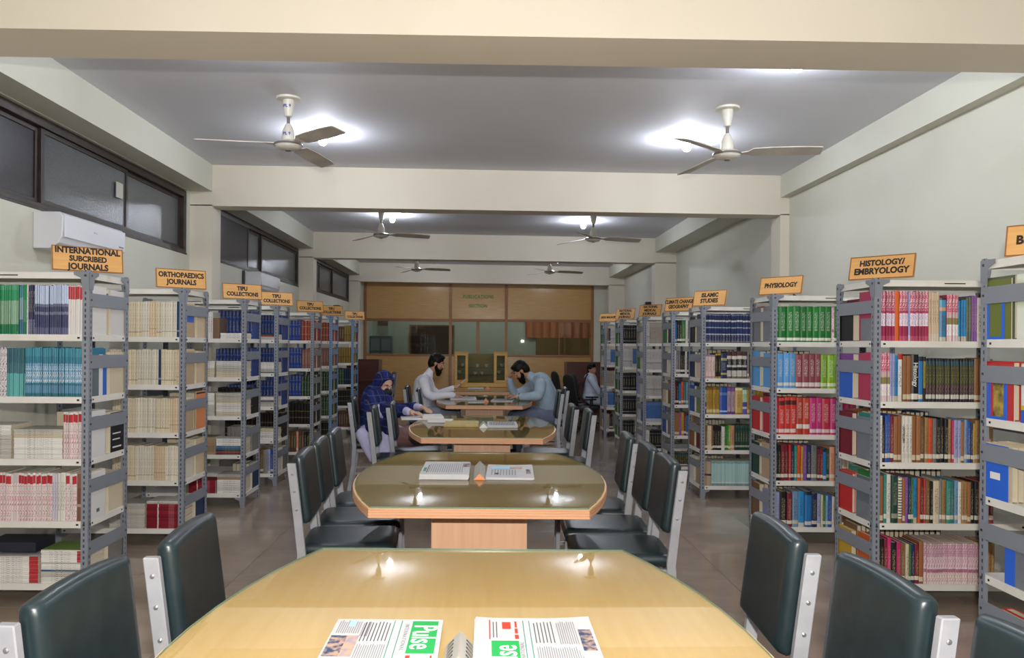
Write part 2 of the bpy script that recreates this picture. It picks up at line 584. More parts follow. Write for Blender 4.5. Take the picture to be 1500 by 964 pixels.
# ------------------------------------------------------------------ ceiling bulbs
BULB_M = mat('bulb_glow', '#ffffff', 0.4, emit='#ecf2ff', estr=BULB_E)
CAPM = mat('bulb_cap', '#e8e8e8', 0.5)
bulb_me = MB().lathe([(0.004, -0.125), (0.022, -0.12), (0.036, -0.10), (0.041, -0.08), (0.037, -0.055), (0.026, -0.035), (0.018, -0.02)], 20).mesh('bulb_globe', [BULB_M], smooth=True)
base_me = MB().lathe([(0.017, -0.04), (0.02, -0.022), (0.03, -0.018), (0.045, -0.006), (0.045, 0.0)], 20).mesh('lamp_holder', [CAPM], smooth=True)
BULBS = [(-1.53, 7.35, 'bare white bulb on the ceiling beside the front left ceiling fan'),
         (1.87, 7.32, 'bare white bulb on the ceiling beside the front right ceiling fan'),
         (2.05, 5.18, 'bare bulb just showing under the front beam at the upper right'),
         (-1.5, 4.85, 'bare bulb hidden behind the front beam at the upper left'),
         (-1.42, 11.95, 'bare white bulb on the ceiling beside the second left ceiling fan'),
         (1.52, 12.2, 'bare white bulb on the ceiling beside the second right ceiling fan'),
         (-1.4, 17.3, 'bare bulb on the far bay ceiling above the left panel'),
         (1.6, 17.3, 'bare bulb on the far bay ceiling above the right panel'),
         (-1.5, 0.4, 'bare bulb on the near ceiling left of the camera'),
         (1.8, 0.4, 'bare bulb on the near ceiling right of the camera'),
         (-0.9, 21.5, 'bare bulb on the left of the office ceiling behind the partition'),
         (1.4, 21.5, 'added unseen bulb on the right of the office ceiling, brightening the orange curtain')]  # last bulb is an unseen extra, added to brighten the office curtain
for x, y, lab in BULBS:
    t = thing('ceiling_bulb', lab, 'bulb', (x, y, zc(x)), 0, 'ceiling bulbs')
    link('bulb_globe', bulb_me, t)
    link('lamp_holder', base_me, t)

# ------------------------------------------------------------------ ceiling fans
FANW = mat('fan_enamel', '#d9d5c8', 0.35)
FANG = noisy('fan_blade', '#cdc5ba', '#bcb4aa', (6, 6, 6), 0.45)
FANR = mat('fan_ring', '#6e6763', 0.4)
def make_fan():
    r = thing('ceiling_fan', '', 'fan')
    MB().lathe([(0.03, -0.02), (0.095, -0.016), (0.10, -0.006), (0.10, 0.0)], 24).build('ceiling_plate', FANW, r, smooth=True)
    MB().lathe([(0.022, -0.155), (0.03, -0.15), (0.04, -0.10), (0.047, -0.05), (0.046, -0.02)], 20).build('canopy', FANW, r, smooth=True)
    MB().lathe([(0.013, -0.22), (0.013, -0.15)], 12).build('down_rod', FANR, r, smooth=True)
    MB().lathe([(0.052, -0.345), (0.052, -0.31), (0.045, -0.265), (0.028, -0.225), (0.018, -0.21)], 20).build('lower_cup', FANW, r, smooth=True)
    mo = MB().lathe([(0.02, -0.425), (0.06, -0.42), (0.098, -0.405), (0.112, -0.385), (0.112, -0.372), (0.085, -0.355), (0.05, -0.345)], 28).build('motor', FANW, r, smooth=True)
    MB().lathe([(0.114, -0.388), (0.117, -0.38), (0.114, -0.372)], 28).build('motor_ring', FANR, mo, smooth=True)
    MB().lathe([(0.022, -0.43), (0.024, -0.424)], 14).build('bottom_cap', FANR, mo, smooth=True)
    bm_ = MB()
    T = 0.004
    secs = [(0.10, 0.03, 0.0, 0), (0.16, 0.035, 0.0, 4), (0.2, 0.062, 0.004, 9), (0.35, 0.07, 0.0, 10), (0.55, 0.072, -0.006, 9), (0.70, 0.068, -0.012, 8), (0.715, 0.06, -0.012, 8)]
    vs, fs = [], []
    for x, w, dz, tilt in secs:
        a = math.radians(-tilt * 1.5)
        for yy, zz in ((-w, -T), (w, -T), (w, T), (-w, T)):
            vs.append((x, yy * math.cos(a) - zz * math.sin(a), -0.375 + dz + yy * math.sin(a) + zz * math.cos(a)))
    for i in range(len(secs) - 1):
        for j in range(4):
            k2 = (j + 1) % 4
            fs.append((i * 4 + j, i * 4 + k2, i * 4 + 4 + k2, i * 4 + 4 + j))
    fs += [(3, 2, 1, 0), tuple(len(vs) - 4 + i for i in range(4))]
    bm_.add(vs, fs)
    me = bm_.mesh('blade', [FANG])
    for k3 in range(3):
        link('blade', me, r, (0, 0, 0), (0, 0, k3 * 2 * PI / 3))
    return r
fan0 = make_fan()
fant = capture(fan0)
FANS = [(-1.6, 6.34, 75, 'white three blade ceiling fan at front left, nearest on the left'),
        (1.96, 6.38, 105, 'white three blade ceiling fan at front right, nearest on the right'),
        (-1.53, 11.5, 10, 'ceiling fan in the second bay on the left, past the middle beam'),
        (1.58, 11.5, 8, 'ceiling fan in the second bay on the right, past the middle beam'),
        (-1.46, 16.7, 0, 'far left ceiling fan in front of the wooden partition'),
        (1.37, 16.7, 5, 'far right ceiling fan in front of the wooden partition')]
for i, (x, y, a, lab) in enumerate(FANS):
    if i == 0:
        fan0.location = (x, y, zc(x)); fan0.rotation_euler = (0, 0, math.radians(a)); fan0['label'] = lab; fan0['group'] = 'ceiling fans'
    else:
        copy_thing(fant, (x, y, zc(x)), math.radians(a), lab, 'ceiling fans')

# blue pen marks on the front left fan
for z_, r_ in ((-0.075, 0.0455), (-0.30, 0.0525)):
    text('PL 9', 0.034, Matrix.Rotation(math.radians(-75), 4, 'Z') @ Matrix.Translation((0, -r_, z_)) @ RX, mat('blue_pen', '#2b3f9a', 0.5), fan0, bold=0.001, ext=0.0003)

# ------------------------------------------------------------------ air conditioners on the left wall
ACW = mat('ac_plastic', '#dcdde2', 0.25)
ACG = mat('ac_grey', '#b4b7bf', 0.4)
def ac(y0, y1, z0, z1, lab):
    t = thing('air_conditioner', lab, 'air conditioner', (XL + 0.001, (y0 + y1) / 2, z0), 0, 'split air conditioners on the left wall')
    w = (y1 - y0) / 2; h = z1 - z0
    prof = [(0.0, 0.0), (0.12, 0.0), (0.19, 0.04), (0.215, 0.09), (0.22, h - 0.03), (0.19, h), (0.0, h)]
    M = Matrix(((1, 0, 0, 0), (0, 0, 1, 0), (0, 1, 0, 0), (0, 0, 0, 1)))
    MB().prism(prof, -w, w, 0, M).build('casing', ACW, t, bevel=0.008)
    MB().box(0.219, 0.226, -w + 0.015, w - 0.015, 0.085, h - 0.02).build('front_panel', ACW, t, bevel=0.003)
    MB().box(0.13, 0.2, -w + 0.06, w - 0.06, 0.01, 0.016, 0, Matrix.Translation((0, 0, 0)) @ Matrix.Rotation(math.radians(-28), 4, 'Y') @ Matrix.Translation((-0.02, 0, 0.075))).build('louvre', ACG, t)
    MB().box(0.226, 0.228, -0.05, 0.0, 0.17, 0.182).build('badge', ACG, t)
    MB().box(0.226, 0.228, w - 0.13, w - 0.05, 0.11, 0.122).build('display_strip', mat('ac_dark', '#6d7079', 0.3), t)
    return t
ac(5.75, 6.75, 2.16, 2.43, 'white split air conditioner under the front left window above INTERNATIONAL rack')
ac(10.85, 11.85, 2.2, 2.47, 'white split air conditioner under the second left window above TIPU racks')
tag(MB().tube([(XL + 0.02, 10.72, 2.47), (XL + 0.02, 10.72, 1.9)], 0.018, 8).build('drain_pipe', mat('black_pipe', '#1d1d1f', 0.5)), 'black drain pipe on the left wall beside the second air conditioner', 'pipe')
tag(MB().box(XL, XL + 0.13, 17.15, 17.4, 2.13, 2.33).build('wall_box', mat('wall_box', '#3c3a3f', 0.5), bevel=0.01), 'small dark box on the left wall above the TIPU racks', 'box')
wb = thing('wall_switchboard', 'small red and black board on the right wall above national journals', 'switchboard', (XR - 0.06, 16.5, 2.2))
MB().box(0, 0.058, -0.3, 0.15, 0, 0.16).build('board', mat('red_board', '#8a4a48', 0.5), wb, bevel=0.006)
MB().box(-0.05, 0.058, -0.42, -0.3, -0.02, 0.19).build('black_case', mat('black_pipe'), wb, bevel=0.006)
# ================================================================== RACKS
RD, RL = 0.48, 0.92      # depth and length of a rack
ZT, ZB = 1.86, 0.125     # tops of the highest and lowest shelf
def shelf_z(i): return ZT - (ZT - ZB) * i / 5.0

def holes_mat(name, base):
    """painted slotted angle: a row of dark punched holes along each flange (flat punched pattern)"""
    m = mat(name, base, 0.42)
    nt, N, L, b = nodes_of(m)
    tc = N.new('ShaderNodeTexCoord')
    sp = N.new('ShaderNodeSeparateXYZ')
    L.new(tc.outputs['Object'], sp.inputs[0])
    def mth(op, a, bb=None):
        n = N.new('ShaderNodeMath'); n.operation = op
        for i, v in enumerate((a, bb)):
            if v is None: continue
            if isinstance(v, (int, float)): n.inputs[i].default_value = v
            else: L.new(v, n.inputs[i])
        return n.outputs[0]
    z = mth('FRACT', mth('MULTIPLY', sp.outputs['Z'], 1 / 0.032))
    zz = mth('LESS_THAN', mth('ABSOLUTE', mth('SUBTRACT', z, 0.5)), 0.26)
    mx = mth('MAXIMUM', mth('ABSOLUTE', sp.outputs['X']), mth('ABSOLUTE', sp.outputs['Y']))
    w = mth('LESS_THAN', mth('ABSOLUTE', mth('SUBTRACT', mx, 0.021)), 0.0045)
    k = mth('MULTIPLY', zz, w)
    mix = N.new('ShaderNodeMix'); mix.data_type = 'RGBA'
    L.new(k, mix.inputs[0])
    mix.inputs[6].default_value = lin(base)
    mix.inputs[7].default_value = lin('#3a3c47')
    L.new(mix.outputs[2], b.inputs['Base Color'])
    return m
HOLED = holes_mat('slotted_angle', '#858b95')
HOLEB = holes_mat('slotted_angle_blue', '#7394b4')

AW, AT = 0.038, 0.003
def post_mesh(sx, sy, m):
    """angle section with its corner at the origin, flanges run towards +sx and +sy"""
    mb = MB()
    mb.box(0, sx * AW, 0, sy * AT, 0, ZT + 0.012)
    mb.box(0, sx * AT, sy * AT, sy * AW, 0, ZT + 0.012)
    return mb.mesh('post', [m])
def gusset_mesh(w, h, m, axis):
    mb = MB()
    poly = [(0, 0), (w, 0), (w, -0.018), (w * 0.55, -h * 0.35), (0.037, -h), (0, -h)]
    if axis == 'x':
        M = Matrix(((1, 0, 0, 0), (0, 0, 1, 0), (0, 1, 0, 0), (0, 0, 0, 1)))
    else:
        M = Matrix(((0, 0, 1, 0), (1, 0, 0, 0), (0, 1, 0, 0), (0, 0, 0, 1)))
    mb.prism(poly, -0.0015, 0.0015, 0, M)
    return mb.mesh('gusset', [m])

def make_rack(blue=False):
    """local frame: origin at the aisle-front foot, +x away from the aisle, +y away from the camera"""
    hm = HOLEB if blue else HOLED
    sm = BLUE_STEEL if blue else GREY_STEEL
    r = thing('book_rack', '', 'rack')
    for x, sx in ((0, 1), (RL, -1)):
        for y, sy in ((0, 1), (RD, -1)):
            link('post', post_mesh(sx, sy, hm), r, (x, y, 0))
    for i in range(6):
        z = shelf_z(i)
        mb = MB()
        a, b, c, d = AT + 0.001, RL - AT - 0.001, AT + 0.001, RD - AT - 0.001
        mb.box(a, b, c, d, z - 0.003, z)
        mb.box(a, b, c, c + 0.002, z - 0.036, z - 0.003)
        mb.box(a, b, d - 0.002, d, z - 0.036, z - 0.003)
        mb.box(a, a + 0.002, c + 0.002, d - 0.002, z - 0.036, z - 0.003)
        mb.box(b - 0.002, b, c + 0.002, d - 0.002, z - 0.036, z - 0.003)
        s = mb.build('shelf', WHITE_STEEL, r)
        hb = MB()
        for x in (0.06, RL - 0.06):
            hb.box(x - 0.007, x + 0.007, c - 0.0008, c + 0.001, z - 0.023, z - 0.013)
        for y in (0.06, RD - 0.06):
            hb.box(a - 0.0008, a + 0.001, y - 0.006, y + 0.006, z - 0.023, z - 0.013)
        if i == 0:
            hb.box(0.4, 0.52, c - 0.0008, c + 0.001, z - 0.021, z - 0.015)
        hb.build('slot_hole', DARK, s)
    # end braces, both ends
    for xe in (-0.0015, RL + 0.0015):
        for i in range(5):
            z1 = shelf_z(i) - 0.115
            MB().box(xe - 0.0012, xe + 0.0012, 0.002, RD - 0.002, z1 - 0.075, z1).build('end_brace', sm, r)
    gx = gusset_mesh(0.085, 0.10, sm, 'x')
    gy = gusset_mesh(0.10, 0.10, sm, 'y')
    for z in (ZT + 0.004,):
        for x, f in ((0, 1), (RL, -1)):
            for y in (-0.002, RD + 0.002):
                link('gusset', gx, r, (x, y, z)).scale = (f, 1, 1)
        for y, f in ((0, 1), (RD, -1)):
            for x in (-0.003, RL + 0.003):
                link('gusset', gy, r, (x, y, z)).scale = (1, f, 1)
    for x, f in ((0, 1), (RL, -1)):
        g = link('gusset', gx, r, (x, -0.002, 0.09)); g.scale = (f, 1, 0.8)
    bo = MB()
    for i in range(6):
        z = shelf_z(i) - 0.018
        for y in (0.02, RD - 0.02):
            bo.box(-0.006, -0.003, y - 0.006, y + 0.006, z - 0.006, z + 0.006)
        bo.box(0.014, 0.026, -0.006, -0.003, z - 0.006, z + 0.006)
        if i < 5:
            for y in (0.02, RD - 0.02):
                bo.box(-0.006, -0.003, y - 0.005, y + 0.005, z - 0.14, z - 0.13)
    bo.build('bolts', BOLT, r)['kind'] = 'stuff'
    return r

# name: (side, aisle X, near Y, sign lines, words used in labels, px limit of what can be seen)
RACKS = {
    'L1': (-1, -2.20, 4.36, ['INTERNATIONAL', 'SUBCRIBED', 'JOURNALS'], 'INTERNATIONAL rack'),
    'L2': (-1, -2.17, 5.67, ['ORTHOPAEDICS', 'JOURNALS'], 'ORTHOPAEDICS rack'),
    'L3': (-1, -2.14, 7.02, ['TIPU', 'COLLECTIONS'], 'first TIPU rack'),
    'L4': (-1, -2.14, 8.11, ['TIPU', 'COLLECTIONS'], 'second TIPU rack'),
    'L5': (-1, -2.13, 9.76, ['TIPU', 'COLLECTIONS'], 'third TIPU rack'),
    'L6': (-1, -2.13, 10.93, ['TIPU', 'COLLECTIONS'], 'fourth TIPU rack'),
    'L7': (-1, -2.13, 12.74, ['TIPU', 'COLLECTIONS'], 'farthest TIPU rack'),
    'R0': (1, 2.22, 3.03, ['BIOCHEMISTRY'], 'right edge rack'),
    'R1': (1, 2.22, 4.47, ['HISTOLOGY/', 'EMBRYOLOGY'], 'HISTOLOGY rack'),
    'R2': (1, 2.15, 5.87, ['PHYSIOLOGY'], 'PHYSIOLOGY rack'),
    'R3': (1, 2.10, 7.59, ['ISLAMIC', 'STUDIES'], 'ISLAMIC rack'),
    'R4': (1, 2.10, 8.81, ['CLIMATE CHANGE', 'GEOGRAPHY'], 'CLIMATE rack'),
    'R5': (1, 2.10, 10.36, ['NATIONAL', 'MEDICAL', 'JOURNALS'], 'nearer NATIONAL rack'),
    'R6': (1, 2.00, 11.55, ['NATIONAL', 'MEDICAL', 'JOURNALS'], 'farther NATIONAL rack'),
    'R7': (1, 1.95, 12.75, ['URDU MAGAZINE'], 'URDU rack'),
}
def ry(k): return RACKS[k][2]
rack_g = make_rack(); rack_b = make_rack(True)
tg, tb = capture(rack_g), capture(rack_b)
first = {'g': True, 'b': True}
for k, (s, x, y, sign, words) in RACKS.items():
    blue = k in ('L6', 'L7')
    lab = {'L1': 'grey slotted-angle rack of journals at the left edge under the INTERNATIONAL sign',
           'L2': 'grey slotted-angle rack of cream journals under the ORTHOPAEDICS sign',
           'L3': 'grey rack of lying journals under the nearest TIPU COLLECTIONS sign',
           'L4': 'grey rack with blue volumes under the second TIPU COLLECTIONS sign',
           'L5': 'grey rack with blue and black volumes under the third TIPU COLLECTIONS sign',
           'L6': 'blue-grey rack with red volumes under the fourth TIPU COLLECTIONS sign',
           'L7': 'blue-grey rack farthest along the left row, last TIPU COLLECTIONS sign',
           'R0': 'grey rack cut by the right frame edge, blue bookends on its shelves',
           'R1': 'grey rack of textbooks under the HISTOLOGY/EMBRYOLOGY sign',
           'R2': 'grey rack with green, blue and red sets under the PHYSIOLOGY sign',
           'R3': 'grey rack with navy silver-banded set under the ISLAMIC STUDIES sign',
           'R4': 'grey rack of mixed books under the CLIMATE CHANGE GEOGRAPHY sign',
           'R5': 'grey rack of white journals under the nearer NATIONAL MEDICAL JOURNALS sign',
           'R6': 'grey rack of black volumes under the farther NATIONAL MEDICAL JOURNALS sign',
           'R7': 'grey rack farthest along the right row under the URDU MAGAZINE sign'}[k]
    src, tr, key = (rack_b, tb, 'b') if blue else (rack_g, tg, 'g')
    if first[key]:
        o = src; first[key] = False
        o.location = (x, y, 0); o['label'] = lab
    else:
        o = copy_thing(tr, (x, y, 0), 0, lab)
    o['group'] = 'steel book racks in two rows'
    o.scale = (-1 if s < 0 else 1, 1, 1)

# signs standing on the aisle corner of the racks
def sign(k, w, h, dx, dy, yaw, lean, sizes, bold=0.0021, xs=0.86):
    s, x, y, lines, words = RACKS[k]
    lab = {'L1': 'orange wooden sign reading INTERNATIONAL SUBCRIBED JOURNALS', 'L2': 'orange wooden sign reading ORTHOPAEDICS JOURNALS',
           'L3': 'wooden TIPU COLLECTIONS sign nearest the camera', 'L4': 'second TIPU COLLECTIONS sign from the camera, under the air conditioner',
           'L5': 'third TIPU COLLECTIONS sign from the camera', 'L6': 'fourth TIPU COLLECTIONS sign, partly behind the third', 'L7': 'farthest TIPU COLLECTIONS sign on the left row',
           'R0': 'wooden sign cut off by the right frame edge, starting with BI', 'R1': 'orange wooden sign reading HISTOLOGY/ EMBRYOLOGY', 'R2': 'orange wooden sign reading PHYSIOLOGY',
           'R3': 'orange wooden sign reading ISLAMIC STUDIES', 'R4': 'wooden sign reading CLIMATE CHANGE GEOGRAPHY', 'R5': 'nearer wooden sign reading NATIONAL MEDICAL JOURNALS',
           'R6': 'farther wooden sign reading NATIONAL MEDICAL JOURNALS', 'R7': 'farthest right wooden sign reading URDU MAGAZINE'}[k]
    t = thing('subject_sign', lab, 'sign', (x + s * dx, y + dy, ZT + 0.0165), math.radians(yaw), 'wooden subject signs on the racks')
    A = Matrix.Rotation(math.radians(-lean), 4, 'X')
    mb = MB(); mb.box(-w / 2, w / 2, 0, 0.014, 0, h)
    b = mb.build('board', SIGNW, t, bevel=0.002, seg=1)
    b.matrix_local = A
    ed = MB()
    for a, c, d, e in ((-w / 2, w / 2, 0, 0.006), (-w / 2, w / 2, h - 0.006, h), (-w / 2, -w / 2 + 0.006, 0.006, h - 0.006), (w / 2 - 0.006, w / 2, 0.006, h - 0.006)):
        ed.box(a, c, -0.001, 0.0002, d, e)
    e = ed.build('edge_line', mat('sign_edge', '#8f5a2a', 0.5), t); e.matrix_local = A
    n = len(lines)
    tot = sum(sizes)
    z = h / 2 + tot * 0.5
    for ln, sz in zip(lines, sizes):
        z -= sz / 2
        text(ln, sz, A @ Matrix.Translation((0, -0.0008, z)) @ RX, INK, t, bold=bold * sz / 0.05, xs=xs)
        z -= sz / 2
sign('L1', 0.375, 0.142, 0.075, 0.14, 40, 8, [0.049, 0.043, 0.049], xs=0.9)
sign('L2', 0.365, 0.142, 0.075, 0.14, 40, 8, [0.052, 0.052], xs=0.86)
sign('L3', 0.37, 0.14, 0.07, 0.14, 40, 8, [0.052, 0.05], xs=0.9)
sign('L4', 0.37, 0.14, 0.05, 0.15, 40, 8, [0.052, 0.05], xs=0.9)
sign('L5', 0.365, 0.14, 0.07, 0.14, 40, 8, [0.05, 0.05], xs=0.9)
sign('L6', 0.365, 0.14, 0.03, 0.14, 40, 8, [0.05, 0.05], xs=0.9)
sign('L7', 0.365, 0.14, 0.0, 0.14, 40, 8, [0.05, 0.05], xs=0.9)
sign('R0', 0.42, 0.142, 0.20, 0.26, -48, 14, [0.055], xs=0.9)
sign('R1', 0.365, 0.142, 0.08, 0.10, -48, 14, [0.048, 0.052], xs=0.9)
sign('R2', 0.34, 0.14, 0.09, 0.10, -48, 14, [0.05], xs=0.86)
sign('R3', 0.36, 0.155, 0.09, 0.10, -48, 14, [0.058, 0.058], xs=0.9)
sign('R4', 0.365, 0.16, 0.09, 0.10, -48, 14, [0.058, 0.058], xs=0.78)
sign('R5', 0.355, 0.16, 0.09, 0.10, -48, 14, [0.048, 0.048, 0.048], xs=0.95)
sign('R6', 0.35, 0.16, 0.07, 0.10, -48, 14, [0.048, 0.048, 0.048], xs=0.95)
sign('R7', 0.4, 0.14, 0.07, 0.10, -48, 14, [0.05], xs=0.85)

